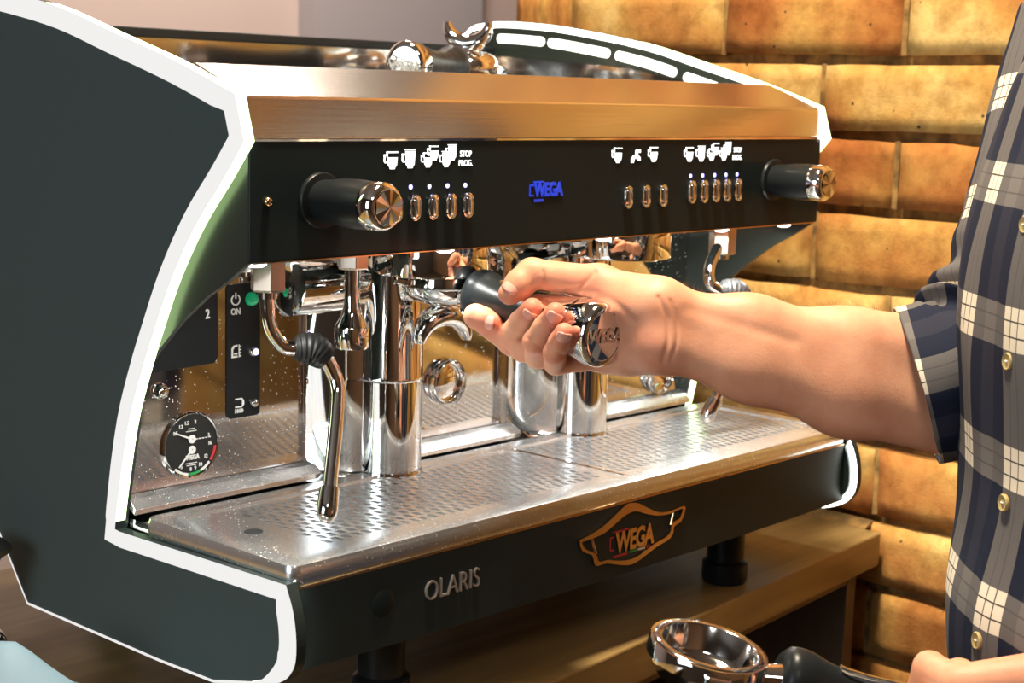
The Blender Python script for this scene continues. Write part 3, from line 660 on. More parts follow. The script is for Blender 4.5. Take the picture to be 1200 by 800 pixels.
for u, v in ((521, 447), (770, 437)):
    x, z = sp(u, v)
    pr = build('port_ring', lathe_y(MB(), [(0.0215, 0.0), (0.0222, 0.004), (0.0212, 0.0075), (0.0190, 0.0085), (0.0175, 0.0065), (0.0170, 0.0035)], x, SY, z, 40, False), 'chrome', spl, smooth=50)
    build('port_cover', lathe_y(MB(), [(0.0171, 0.0030), (0.0120, 0.0050), (0.001, 0.0060)], x, SY, z, 40), 'chrome', pr, smooth=60)

for x0_, x1_ in ((0.156, 0.236), (0.412, 0.488)):                       # added chrome cylinders, shaping the curved reflection of the splash cove
    build('cove_cylinder', MB().lathe([(0.020, x0_-0.003), (0.0255, x0_), (0.0255, x1_)], (0, 0.1935, 0.1755), (1, 0, 0), 32), 'chrome', mach, smooth=40)
# ---- steam wands and the hot water tap
def hexnut(mb, x, y, z0, z1, r): return mb.lathe([(r*0.9, z0), (r, z0+0.0015), (r, z1-0.0005), (r*0.95, z1)], (x, y, 0), (0, 0, 1), 6)
def wand(nut, ptsA, grip, tip):
    nx, ny, nz = nut
    w = build('steam_wand', MB().tube(ptsA+[grip[0]], 0.0056, 16, sub=8), 'chrome', mach, smooth=50)
    build('hex_nut', hexnut(MB(), nx, ny, nz-0.020, 0.2146, 0.0135), 'brick_tint_metal', w, smooth=0, bevel=0.0006)
    build('collar', MB().lathe([(0.0072, nz-0.0250), (0.0075, nz-0.0198)], (nx, ny, 0), (0, 0, 1), 20), 'chrome_dark', w, smooth=40)
    P = smooth_path([grip[0], grip[1], grip[2]], 24); R = []
    for i in range(len(P)): t = i/(len(P)-1); R.append(0.0082+0.0040*math.sin(math.pi*t)**0.8+0.0006*math.cos(2*math.pi*8*t)*(1-t))
    build('rubber_grip', MB().tube(P, R, 18), 'rubber', w, smooth=80)
    low = [grip[2]]+tip
    build('lower_pipe', MB().tube(low, [0.0060, 0.0060, 0.0058, 0.0056, 0.0052], 16, sub=8), 'chrome', w, smooth=50)
    d = np.array(tip[-1])-np.array(tip[-2]); d /= np.linalg.norm(d)
    build('wand_tip', MB().lathe([(0.0056, -0.020), (0.0074, -0.0195), (0.0080, -0.006), (0.0074, 0.001), (0.0045, 0.0055), (0.001, 0.0068)], tip[-1], d, 20), 'chrome_dark', w, smooth=50)
    return w
N1 = on_y(314, 315, 0.098)
wA = [(N1[0], 0.098, 0.200), tuple(on_y(313, 352, 0.098)), tuple(on_y(317, 383, 0.096)), tuple(on_y(332, 405, 0.092))]
wand((N1[0], 0.098, 0.2075), wA, [tuple(on_y(346, 408, 0.087)), tuple(on_y(367, 409, 0.080)), tuple(on_y(383, 422, 0.074))],
     [tuple(on_y(394, 446, 0.069)), tuple(on_y(395, 475, 0.063)), tuple(on_y(390, 535, 0.050)), tuple(on_y(383, 602, 0.036))])
N2 = on_y(847, 275, 0.098)
wB = [(N2[0], 0.098, 0.198), tuple(on_y(838, 296, 0.096)), tuple(on_y(831, 315, 0.093)), tuple(on_y(833, 332, 0.088))]
wand((N2[0], 0.098, 0.2035), wB, [tuple(on_y(845, 340, 0.082)), tuple(on_y(861, 341, 0.074)), tuple(on_y(873, 350, 0.068))],
     [tuple(on_y(874, 375, 0.066)), tuple(on_y(866, 405, 0.068)), tuple(on_y(846, 452, 0.076)), tuple(on_y(829, 488, 0.082))])
hx = on_y(413, 330, 0.10)
tap = build('hot_water_tap', MB().lathe([(0.0065, 0.2146), (0.0062, 0.190), (0.0062, 0.186), (0.0060, 0.178), (0.0065, 0.170), (0.0090, 0.1615), (0.0130, 0.1545), (0.0138, 0.1525), (0.0138, 0.1395), (0.0128, 0.1370), (0.0100, 0.1370), (0.0098, 0.1420)], (hx[0], 0.10, 0), (0, 0, 1), 32), 'chrome', mach, smooth=40)
build('hex_nut', hexnut(MB(), hx[0], 0.10, 0.1985, 0.2146, 0.0125), 'brick_tint_metal', tap, smooth=0, bevel=0.0006)
# ---- work lights under the fascia
for u, v, pw in ((300, 312, 0.55), (521, 297, 0.12), (706, 285, 0.60), (845, 267, 1.7), (918, 259, 0.25)):
    p = on_y(u, v, 0.066); x = p[0]
    ln = build('work_light', MB().lathe([(0.0075, 0.2146), (0.0075, 0.2125), (0.005, 0.2108), (0.0005, 0.2102)], (x, 0.066, 0), (0, 0, 1), 18), 'led_lens', mach, smooth=60)
    area('work_lamp', (x, 0.066, 0.2085), (x, 0.085, 0.0), 0.014, pw, (1.0, 0.98, 0.92), 160)

# ---- drip tray
TX0, TX1, TY0, TY1, TZ = 0.0060, 0.7300, 0.0015, 0.1785, 0.0112
def tray_loop(d, z, r): return [(x, y, z) for x, y in rrect((TX0+TX1)/2, (TY0+TY1)/2, TX1-TX0-2*d, TY1-TY0-2*d, max(r, 0.001), 6)]
dt = build('drip_tray', MB().loft([tray_loop(0.004, -0.0070, 0.008), tray_loop(0.0008, -0.0040, 0.010), tray_loop(0.0, 0.0, 0.010), tray_loop(0.0, 0.0075, 0.010), tray_loop(0.0010, 0.0105, 0.010), tray_loop(0.0035, TZ, 0.009), tray_loop(0.0185, TZ, 0.006), tray_loop(0.0200, 0.0112, 0.006), tray_loop(0.0205, 0.0060, 0.006), tray_loop(0.0215, -0.0045, 0.006)], cap=True), 'steel_tray', mach, smooth=40)
def grate(x0, x1, y0, y1, z, hole_x0, hole_x1, hole_y0, hole_y1):
    PX, PY, HX, HY = 0.0098, 0.0118, 0.0027, 0.0045                 # staggered slots; each cell is a ring of quads about its slot
    nx = int((hole_x1-hole_x0)/PX); ny = int((hole_y1-hole_y0)/PY); mb = MB(); vs = []; fs = []
    for j in range(ny):
        for i in range(nx):
            cx = hole_x0+(i+0.5+(0.25 if j % 2 else -0.25))*PX; cy = hole_y0+(j+0.5)*PY
            b = len(vs)
            vs += [(cx-PX/2, cy-PY/2, z), (cx+PX/2, cy-PY/2, z), (cx+PX/2, cy+PY/2, z), (cx-PX/2, cy+PY/2, z)]
            ins = [(cx-HX, cy-HY), (cx-HX+0.0009, cy-HY), (cx+HX-0.0009, cy-HY), (cx+HX, cy-HY), (cx+HX, cy+HY), (cx+HX-0.0009, cy+HY), (cx-HX+0.0009, cy+HY), (cx-HX, cy+HY)]
            vs += [(cx-HX, cy-HY, z), (cx+HX, cy-HY, z), (cx+HX, cy+HY, z), (cx-HX, cy+HY, z)]
            vs += [(cx-HX, cy-HY, z-0.0008), (cx+HX, cy-HY, z-0.0008), (cx+HX, cy+HY, z-0.0008), (cx-HX, cy+HY, z-0.0008)]
            for k in range(4):
                l = (k+1) % 4; fs += [(b+k, b+l, b+4+l, b+4+k), (b+4+k, b+4+l, b+8+l, b+8+k)]
    hx0, hx1 = hole_x0-PX*0.25, hole_x0+(nx+0.25)*PX; hy1 = hole_y0+ny*PY
    mb.add(vs, fs)
    for (a, b, c, d) in ((x0, x1, y0, hole_y0), (x0, x1, hy1, y1), (x0, hx0, hole_y0, hy1), (hx1, x1, hole_y0, hy1)):
        mb.add([(a, c, z), (b, c, z), (b, d, z), (a, d, z)], [(0, 1, 2, 3)])
    for j in range(ny):                                             # stagger gaps at the row ends
        y_a, y_b = hole_y0+j*PY, hole_y0+(j+1)*PY
        if j % 2: mb.add([(hx0, y_a, z), (hx0+PX*0.5, y_a, z), (hx0+PX*0.5, y_b, z), (hx0, y_b, z)], [(0, 1, 2, 3)])
        else: mb.add([(hx1-PX*0.5, y_a, z), (hx1, y_a, z), (hx1, y_b, z), (hx1-PX*0.5, y_b, z)], [(0, 1, 2, 3)])
    return mb
GZ = 0.0098
g1 = build('perforated_grate', grate(0.0215, 0.3945, 0.0220, 0.1565, GZ, 0.066, 0.3880, 0.0330, 0.1530), 'steel_tray', mach, smooth=0)
g2 = build('perforated_grate', grate(0.3965, 0.7090, 0.0220, 0.1565, GZ, 0.4030, 0.7000, 0.0330, 0.1530), 'steel_tray', mach, smooth=0)
build('divider_rib', MB().box((0.3940, 0.0215, GZ-0.001), (0.3970, 0.1570, GZ+0.0008)), 'chrome', dt, smooth=0, bevel=0.0004)
hx_, hy_ = on_z(297, 623, GZ)[:2]
build('hole_shade_disc', MB().lathe([(0.0072, GZ+0.0002), (0.0068, GZ+0.0006), (0.001, GZ+0.0004)], (hx_, hy_, 0), (0, 0, 1), 24), 'inner_dark', g1, smooth=0)  # dark disc laid on the grate, painting the shade of a round hole
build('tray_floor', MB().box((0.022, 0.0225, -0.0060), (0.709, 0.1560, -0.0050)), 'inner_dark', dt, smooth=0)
build('rear_channel', MB().box((XA+0.0005, 0.1785, -0.004), (XB-0.0005, 0.2160, 0.0028)), 'chrome_dark', dt, smooth=0)

# ---- lower front panel, badge, lettering
PYF = 0.0040
xs = np.linspace(0.0095, LX-0.0095, 25); botz = [-0.0700+0.0045*abs((x-LX/2)/(LX/2))**2.5 for x in xs]
poly = [(x, -0.0065) for x in xs]+[(x, z) for x, z in zip(xs[::-1], botz[::-1])]
fp = build('front_panel', MB().prism_y(poly, PYF, PYF+0.012), 'black_gloss', mach, smooth=0, bevel=0.0012)
build('edge_line', MB().box((0.0095, PYF-0.0004, -0.0073), (LX-0.0095, PYF+0.006, -0.0063)), 'copper', fp, smooth=0)  # gold reflection along the panel's top edge, made as a copper line
build('base_body', MB().prism_x([(PYF+0.0125, -0.0665), (0.214, -0.0715), (0.214, -0.0072), (PYF+0.0125, -0.0072)], XA+0.001, XB-0.001), 'black_gloss', mach, smooth=0)
tx0, _, tz0 = on_y(490, 700, PYF-0.001); tx1, _, tz1 = on_y(567, 680, PYF-0.001)
olx, olz = (on_y(490, 700, PYF)[0]+on_y(567, 680, PYF)[0])/2, -0.0352
build('lettering', move(text_mb('OLARIS', 0.0222, extrude=0.0010, offset=-0.0002, sx=0.82, spacing=1.0), olx, PYF-0.0010, olz), 'silver_letter', fp, smooth=0)
build('plug_cover', lathe_y(MB(), [(0.0105, 0.0), (0.0105, 0.0008), (0.0095, 0.0012), (0.001, 0.0012)], 0.093, PYF, -0.034, 32), 'black_fascia', fp, smooth=30)
# badge outline traced on the panel plane: a cartouche with two looped ends
bo = [(676, 632), (690, 625), (704, 616), (718, 603), (730, 592), (742, 588), (754, 593), (768, 599), (782, 598), (799, 592), (799, 600), (795, 610), (787, 616), (786, 623), (781, 631), (766, 640), (752, 651), (738, 660), (724, 661), (708, 659), (695, 662), (691, 650), (681, 646), (677, 640)]
bi = [(679, 634), (691, 630), (706, 623), (720, 611), (731, 602), (742, 598), (754, 601), (768, 603), (782, 601), (796, 595), (796, 600), (793, 607), (785, 612), (783, 621), (778, 628), (764, 636), (750, 647), (737, 654), (724, 656), (709, 655), (699, 657), (695, 648), (684, 643), (680, 638)]
P_ = lambda q: [(p[0], p[2]) for p in (on_y(u, v, PYF) for u, v in q)]
bo, bi = P_(bo), P_(bi)
bo = [tuple(p) for p in smooth_path(bo+[bo[0]], 3)[:-1]]; bi = [tuple(p) for p in smooth_path(bi+[bi[0]], 3)[:-1]]
n = len(bo); mb = MB()
mb.add([(x, PYF-0.0030, z) for x, z in bo]+[(x, PYF-0.0030, z) for x, z in bi]+[(x, PYF+0.001, z) for x, z in bo]+[(x, PYF+0.001, z) for x, z in bi],
       [f for i in range(n) for j in [(i+1) % n] for f in ((i, n+i, n+j, j), (i, j, 2*n+j, 2*n+i), (n+i, 3*n+i, 3*n+j, n+j))])
bdg = build('badge', mb, 'copper', mach, smooth=0)
for a, b in (((691, 630), (696, 648)), ((787, 600), (784, 614))):
    (xa, za), (xb, zb) = P_([a, b]); build('badge_bar', MB().tube([(xa, PYF-0.002, za), (xb, PYF-0.002, zb)], 0.0012, 8), 'copper', bdg)
(wa, wza), (wb, wzb) = P_([(720, 636), (764, 624)]); wcx, wcz = (wa+wb)/2, (wza+wzb)/2
build('lettering', move(text_mb('WEGA', 0.0250, extrude=0.0010, offset=0.0009, spacing=0.90, sx=0.74), wcx, PYF-0.001, wcz-0.0008), 'copper', bdg, smooth=0)
hw = 0.028
flat([R4(-hw-0.0045, -0.006, -hw-0.0032, 0.006), R4(-hw-0.0045, 0.005, -hw+0.001, 0.0062), R4(-hw-0.0045, -0.0062, -hw+0.001, -0.005), R4(-hw-0.001, 0.0088, -0.008, 0.0104), R4(-hw+0.0015, -0.0130, -0.008, -0.0112)], wcx, wcz, bdg, 'print_red', PYF, 'cup_outline')
for k, mt in enumerate(('print_green', 'print_white', 'print_red')): flat([R4(-0.004+k*0.0118, -0.0115, 0.0055+k*0.0118, -0.0095)], wcx-0.001, wcz-0.001, bdg, mt, PYF, 'flag_bar')
for x, y in ((0.60, 0.055), (0.14, 0.055), (0.60, 0.42), (0.14, 0.42)):
    zt = -0.069 if y < 0.1 else -0.038
    build('foot', MB().lathe([(0.021, TOP_Z+0.0002), (0.0225, TOP_Z+0.004), (0.0225, TOP_Z+0.020), (0.0185, TOP_Z+0.023), (0.0185, zt)], (x, y, 0), (0, 0, 1), 28), 'black_plastic', mach, smooth=30)

vr, vu, vb = CM[:, 0], CM[:, 1], CM[:, 2]                            # right, up and toward the viewer
# ------------------------------------------------------------------ portafilters
C1 = np.array((on_y(521, 318, 0.118)[0], 0.118, 0.1862))
HA, HB = on_y(562, 345, 0.072), on_y(705, 393, -0.084)               # handle axis of the locked-in portafilter, start and end
yaw1 = math.atan2(HB[0]-C1[0], -(HB[1]-C1[1]))                        # turn about z from pointing along -y
hs0 = math.hypot(*(HA-C1)[:2]); hs1 = math.hypot(*(HB-C1)[:2]); hz0, hz1 = HA[2]-C1[2], HB[2]-C1[2]
HL = math.hypot(hs1-hs0, hz1-hz0)
H_T = [0.0, 0.02, 0.06, 0.11, 0.17, 0.26, 0.36, 0.50, 0.64, 0.78, 0.88, 0.95, 1.0]
H_R = [0.0150, 0.0185, 0.0196, 0.0190, 0.0163, 0.0140, 0.0134, 0.0142, 0.0160, 0.0183, 0.0200, 0.0208, 0.0200]
def hrad(t): return float(np.interp(t, H_T, H_R))
SVER = 1.16
def portafilter(label):
    t = thing('portafilter', label, 'portafilter', world=False)
    body = build('basket_holder', MB().lathe([(0.0300, 0.0005), (0.0365, 0.0005), (0.0370, -0.001), (0.0370, -0.0095), (0.0355, -0.0105), (0.0340, -0.0112), (0.0325, -0.0165), (0.0280, -0.0215), (0.0200, -0.0250), (0.0115, -0.0262), (0.0100, -0.0300), (0.0085, -0.0310), (0.0, -0.0312)][::-1]+[(0.0296, -0.0010), (0.0292, -0.0150), (0.0260, -0.0195), (0.0, -0.0205)], n=48, cap=False), 'chrome', t, smooth=40)
    build('filter_basket', MB().lathe([(0.0, -0.0186), (0.0250, -0.0184), (0.0282, -0.0150), (0.0290, 0.0006), (0.0305, 0.0016), (0.0330, 0.0018), (0.0345, 0.0008)], n=48, cap=False), 'steel_well', body, smooth=60)
    for s in (1, -1): build('lug', MB().box((s*0.036-0.006, -0.008, -0.0085), (s*0.036+0.006, 0.008, -0.0020)), 'chrome', body, smooth=0, bevel=0.0015)
    # twin spout: a crescent arch below the bowl
    P, R = [], []
    for k in range(25):
        a = math.pi*k/24; P.append((0.0235*math.cos(a), 0.0, -0.0575+0.0230*math.sin(a))); R.append(0.0042+0.0068*math.sin(a)**0.9)
    sp_ = MB(); rings = []
    for k in range(25):
        a = math.pi*k/24; c = np.array(P[k]); rad = np.array((math.cos(a), 0, math.sin(a)))
        rings.append([c+rad*(R[k]*0.92*math.cos(b))+np.array((0, 1, 0))*(R[k]*1.20*math.sin(b)) for b in np.linspace(0, 2*math.pi, 16, endpoint=False)])
    sp_.loft(rings); build('twin_spout', sp_, 'chrome', t, smooth=50)
    build('spout_nut', MB().lathe([(0.0110, -0.0270), (0.0114, -0.0275), (0.0114, -0.0330), (0.0100, -0.0345)], n=8), 'chrome', t, smooth=0, bevel=0.0005)
    a0 = np.array((0, -hs0, hz0)); a1 = np.array((0, -hs1, hz1)); d = (a1-a0)/HL
    build('neck', MB().tube([(0, -0.026, -0.014), (0, -0.034, (hz0-0.016)/2), tuple(a0+d*0.004)], [0.0100, 0.0085, 0.0110], 20, sub=6), 'chrome', t, smooth=60)
    up = np.array((0, 0, 1.0)); up -= d*(up@d); up /= np.linalg.norm(up); rt = np.array((1.0, 0, 0))
    def sec(tt, k=1.0, n=36, add=0.0): r = hrad(tt)*k+add; c = a0+d*(tt*HL); return [c+rt*(r*math.cos(b))+up*(r*SVER*math.sin(b)) for b in np.linspace(0, 2*math.pi, n, endpoint=False)]
    h = build('handle', MB().loft([sec(0.0, 0.7)]+[sec(x) for x in np.linspace(0.0, 0.86, 34)]), 'black_plastic', t, smooth=50)
    # chrome end cap: starts as a tongue along the top and closes over the end
    cap = MB(); rings = []
    for x in (0.855, 0.862, 0.90, 0.94, 0.97, 0.99, 1.0): rings.append(sec(x, 1.0 if x < 0.96 else 1.0, add=0.0006))
    c1 = a0+d*HL
    for k, e in ((0.96, 0.0022), (0.88, 0.0034), (0.80, 0.0038), (0.78, 0.0030), (0.40, 0.0036), (0.02, 0.0038)): rings.append([c1+d*e+(p-c1)*k for p in sec(1.0)])
    cap.loft(rings); build('end_cap', cap, 'chrome', h, smooth=35)
    inl = MB(); rings = []
    for x in np.linspace(0.22, 0.8545, 22):
        r = hrad(x); c = a0+d*(x*HL); w = math.radians(16+44*min(1, (x-0.2)/0.5)**0.8)
        o = [c+rt*((r+0.0013)*math.sin(b))+up*((r+0.0013)*SVER*math.cos(b)) for b in np.linspace(-w, w, 11)]
        i = [c+rt*((r-0.001)*math.sin(b))+up*((r-0.001)*SVER*math.cos(b)) for b in np.linspace(w, -w, 11)]
        rings.append(o+i)
    inl.loft(rings); build('top_inlay', inl, 'chrome', h, smooth=40)
    wm = text_mb('WEGA', 0.0145, extrude=0.0006, offset=0.0005, spacing=0.9, sx=0.78)
    rt = np.cross(-d, up)
    Mx = Matrix(((rt[0], -d[0], up[0], c1[0]+d[0]*0.0040), (rt[1], -d[1], up[1], c1[1]+d[1]*0.0040), (rt[2], -d[2], up[2], c1[2]+d[2]*0.0040), (0, 0, 0, 1)))
    # the mesh faces -y, so its -y must run along the axis
    build('lettering', wm.xf(Mx), 'chrome_dark', h, smooth=0)
    return t
def frame(org, Y, Z):                                               # matrix from local axes
    Y = Vector(Y).normalized(); Z = Vector(Z); X = Y.cross(Z).normalized(); Z = X.cross(Y).normalized()
    return Matrix(((X[0], Y[0], Z[0], org[0]), (X[1], Y[1], Z[1], org[1]), (X[2], Y[2], Z[2], org[2]), (0, 0, 0, 1)))
pf1 = portafilter('portafilter locked into the group head with a hand gripping its black handle')
pf1.matrix_world = Matrix.Translation(C1) @ Matrix.Rotation(yaw1, 4, 'Z')
# one lying upside down in the cup tray
cap2, bas2 = at(494, 79, 1.60), at(552, 82, 1.76)
pf2 = portafilter('upturned portafilter lying on top of the machine, its chrome spout pointing up')
Y2 = -(cap2-bas2); Y2[2] += 0.014
pf2.matrix_world = frame(bas2+np.array((0, 0, -0.006))-vr*0.003, Y2, (0, 0, -1))
# one held in the other hand
b3 = at(831, 757, 0.975)
pf3 = portafilter('empty portafilter held in front of the counter, round steel basket open on top')
hd3 = vr*0.97+np.array((0, 0, -0.20))-vb*0.06
up3 = np.array((0, 0, 1.0))+vb*0.10-vr*0.09
pf3.matrix_world = frame(b3, -hd3, up3)

# ------------------------------------------------------------------ small things beside the machine
tp = on_x(-31, 640, -0.045)
tm = thing('coffee_tamper', 'black tamper with copper-coloured rim standing beside the machine', 'tamper', (tp[0], tp[1], TOP_Z))
zt = tp[2]
build('base', MB().lathe([(0.0235, TOP_Z+0.0002), (0.0240, TOP_Z+0.002), (0.0240, TOP_Z+0.020), (0.0200, TOP_Z+0.025), (0.0100, TOP_Z+0.028)], (tp[0], tp[1], 0), n=40), 'chrome', tm, smooth=40)
build('handle', MB().lathe([(0.0098, TOP_Z+0.0270), (0.0105, TOP_Z+0.040), (0.0130, zt-0.030), (0.0215, zt-0.010), (0.0282, zt-0.005)], (tp[0], tp[1], 0), n=40), 'black_plastic', tm, smooth=50)
build('rim', MB().lathe([(0.0282, zt-0.0052), (0.0296, zt-0.003), (0.0290, zt-0.0005)], (tp[0], tp[1], 0), n=40), 'copper', tm, smooth=50)
build('knob_top', MB().lathe([(0.0288, zt-0.0006), (0.0245, zt+0.0030), (0.0120, zt+0.0050), (0.0005, zt+0.0056)], (tp[0], tp[1], 0), n=40), 'black_plastic', tm, smooth=50)
# folded blue cloth on the counter
mb = MB(); rows = []
pk = on_x(6, 748, -0.115); cc = pk[:2]+np.array((-0.020, -0.030)); hpk = pk[2]-TOP_Z-0.004
for i in range(19):
    r = []
    for j in range(19):
        u, v = i/18-0.5, j/18-0.5; a = math.radians(62)
        x = cc[0]+0.19*(u*math.cos(a)-v*math.sin(a)); y = cc[1]+0.19*(u*math.sin(a)+v*math.cos(a))
        rr = math.hypot(x-pk[0], y-pk[1]); z = 0.010+0.004*noise.noise(Vector((u*6, v*6, 3)))+(hpk-0.010)*math.exp(-(rr/0.050)**1.6)
        e = min(0.5-abs(u), 0.5-abs(v)); z *= min(1, 0.20+e*14); r.append((x, y, TOP_Z+0.004+z))
    rows.append(r)
vs = [p for r in rows for p in r]; fs = [(i*19+j, i*19+j+1, (i+1)*19+j+1, (i+1)*19+j) for i in range(18) for j in range(18)]
b0 = len(vs); vs += [(x, y, TOP_Z+0.0006) for x, y, z in vs]; fs += [tuple(b0+k for k in reversed(f)) for f in fs]
edge = [j for j in range(19)]+[i*19+18 for i in range(1, 19)]+[18*19+j for j in range(17, -1, -1)]+[i*19 for i in range(17, 0, -1)]
fs += [(edge[k], b0+edge[k], b0+edge[(k+1) % len(edge)], edge[(k+1) % len(edge)]) for k in range(len(edge))]
mb.add(vs, fs); tag(build('cleaning_cloth', mb, 'blue_cloth', None, smooth=60), 'folded blue-grey cloth lying on the counter beside the machine', 'cloth')

# ------------------------------------------------------------------ the person
class Field:
    """A distance field on a regular grid in its own frame; shapes are blended into it and its zero level becomes a mesh."""
    def __init__(s, pts, h, axis, pad=0.03):
        a = np.array(axis, float); a /= np.linalg.norm(a); u = np.array((0, 0, 1.0)); u -= a*(u@a); u /= np.linalg.norm(u); w = np.cross(u, a)
        s.R = np.array((a, w, u)); L = np.array(pts) @ s.R.T
        s.lo = L.min(0)-pad; n = np.ceil((L.max(0)+pad-s.lo)/h).astype(int)+1
        s.h = h; s.n = n; s.ax = [(s.lo[i]+h*np.arange(n[i])).astype(np.float32) for i in range(3)]
    def empty(s): return np.full(s.n, 0.06, np.float32)
    def cone(s, a, b, ra, rb, flat=None, m=0.014):
        """tapered capsule; flat=(direction, factor) squashes it along that direction"""
        A, B = s.R @ np.array(a, float), s.R @ np.array(b, float); r = max(ra, rb)*1.02+m
        sl = []
        for i in range(3):
            lo, hi = min(A[i], B[i])-r, max(A[i], B[i])+r
            sl.append(slice(max(0, int((lo-s.lo[i])/s.h)), min(s.n[i], int((hi-s.lo[i])/s.h)+2)))
        X = s.ax[0][sl[0]][:, None, None]-A[0]; Y = s.ax[1][sl[1]][None, :, None]-A[1]; Z = s.ax[2][sl[2]][None, None, :]-A[2]
        d = B-A
        k = 1.0
        if flat is not None:
            f = s.R @ np.array(flat[0], float); f /= np.linalg.norm(f); k = flat[1]
            q = (X*f[0]+Y*f[1]+Z*f[2])*(k-1); X, Y, Z = X+q*f[0], Y+q*f[1], Z+q*f[2]; d = d+f*((d@f)*(k-1))
        t = np.clip((X*d[0]+Y*d[1]+Z*d[2])/(d@d+1e-12), 0, 1)
        D = np.sqrt((X-t*d[0])**2+(Y-t*d[1])**2+(Z-t*d[2])**2)-(ra+(rb-ra)*t)
        return tuple(sl), (D/(1+(k-1)*0.45)).astype(np.float32)
    def join(s, F, prim, k=0.004):
        sl, D = prim; G = F[sl]; hh = np.clip(0.5+0.5*(D-G)/k, 0, 1); F[sl] = G*hh+D*(1-hh)-k*hh*(1-hh)
    def carve(s, F, prim, k=0.002):
        sl, D = prim; G = F[sl]; D = -D; hh = np.clip(0.5-0.5*(D-G)/k, 0, 1); F[sl] = G*hh+D*(1-hh)+k*hh*(1-hh)
    def merge(s, F, G, k=0.004):
        hh = np.clip(0.5+0.5*(G-F)/k, 0, 1); return F*hh+G*(1-hh)-k*hh*(1-hh)
    def mesh(s, F):
        n = F.shape; ins = F < 0
        c = np.zeros([k-1 for k in n], np.int8); corners = [(i, j, k) for i in (0, 1) for j in (0, 1) for k in (0, 1)]
        for i, j, k in corners: c += ins[i:n[0]-1+i, j:n[1]-1+j, k:n[2]-1+k]
        idx = np.argwhere((c > 0) & (c < 8)); 
        val = {q: F[idx[:, 0]+q[0], idx[:, 1]+q[1], idx[:, 2]+q[2]] for q in corners}
        acc = np.zeros((len(idx), 3)); cnt = np.zeros(len(idx))
        for q in corners:
            for ax in range(3):
                if q[ax]: continue
                p = list(q); p[ax] = 1; p = tuple(p); fa_, fb_ = val[q], val[p]; m = (fa_ < 0) != (fb_ < 0)
                t = np.where(m, fa_/(fa_-fb_+1e-12), 0); pos = np.array(q, float)[None].repeat(len(idx), 0); pos[:, ax] += t
                acc[m] += pos[m]; cnt[m] += 1
        loc = (idx+acc/cnt[:, None])*s.h+s.lo; V = loc @ s.R
        vid = -np.ones(c.shape, np.int64); vid[idx[:, 0], idx[:, 1], idx[:, 2]] = np.arange(len(idx))
        quads = []
        for ax in range(3):
            b, d = [(1, 2), (2, 0), (0, 1)][ax]
            s0 = [slice(0, n[i]) for i in range(3)]; s1 = list(s0); s0[ax] = slice(0, n[ax]-1); s1[ax] = slice(1, n[ax])
            e = np.argwhere(ins[tuple(s0)] != ins[tuple(s1)]); e = e[(e[:, b] > 0) & (e[:, d] > 0) & (e[:, b] < n[b]-1) & (e[:, d] < n[d]-1)]
            flip = ins[e[:, 0], e[:, 1], e[:, 2]]
            def V4(db, dd): q = e.copy(); q[:, b] -= db; q[:, d] -= dd; return vid[q[:, 0], q[:, 1], q[:, 2]]
            Q = np.stack([V4(1, 1), V4(0, 1), V4(0, 0), V4(1, 0)], 1); Q[~flip] = Q[~flip][:, ::-1]; quads.append(Q)
        Q = np.concatenate(quads); Q = Q[(Q >= 0).all(1)]
        return V, Q

ha = (HB-HA)/np.linalg.norm(HB-HA)
def on_handle(u, v, extra):
    """where the line of sight through a pixel meets the handle grown by a finger's thickness (nearest approach if it passes beside it)"""
    r = ray(u, v); r = r/np.linalg.norm(r); best = None
    lo = 0.85; t = lo; prev = None
    for t in np.arange(0.90, 1.45, 0.0005):
        p = CAM+r*t; s_ = (p-HA) @ ha; q = np.linalg.norm(p-HA-ha*s_)-(hrad(min(1, max(0, s_/HL)))*1.04+extra)
        if best is None or q < best[0]: best = (q, p)
        if q <= 0: return p
    return best[1]
def hpt(tt, phi, dist):                                             # point about the handle: station, angle (0 = far right side, 90 = top), distance from axis
    up = np.array((0, 0, 1.0)); up -= ha*(up@ha); up /= np.linalg.norm(up); rt = np.cross(ha, up); rt = rt if rt[0] > 0 else -rt
    a = math.radians(phi); return HA+ha*(tt*HL)+rt*(dist*math.cos(a))+up*(dist*math.sin(a))
FR = dict(index=0.0092, middle=0.0094, ring=0.0090, pinky=0.0082)
fing = {}
fing['index'] = [hpt(0.50, 2, 0.034), hpt(0.30, -88, 0.030), hpt(0.20, -158, 0.0265), on_handle(578, 378, 0.0072)]
fing['middle'] = [hpt(0.62, -12, 0.034), hpt(0.42, -92, 0.0305), on_handle(598, 393, 0.0085), on_handle(624, 361, 0.0072)]
fing['ring'] = [hpt(0.74, -26, 0.034), hpt(0.56, -97, 0.031), on_handle(627, 400, 0.0085), on_handle(651, 366, 0.0070)]
fing['pinky'] = [hpt(0.86, -42, 0.034), hpt(0.72, -100, 0.031), on_handle(650, 413, 0.0080), on_handle(661, 389, 0.0064)]
WR = at(792, 384, 1.168); ELB = at(1118, 452, 1.205)
thumb = [at(776, 356, 1.180), at(700, 331, 1.206), at(623, 320, 1.228), at(597, 344, 1.2215)]
armdir = ELB-WR
SHO = at(1250, 105, 1.26)
arm = Field([p for f in fing.values() for p in f]+thumb+[WR, ELB, at(1100, 400, 1.2), at(1100, 530, 1.2)], 0.0014, armdir, 0.045)
face = vb
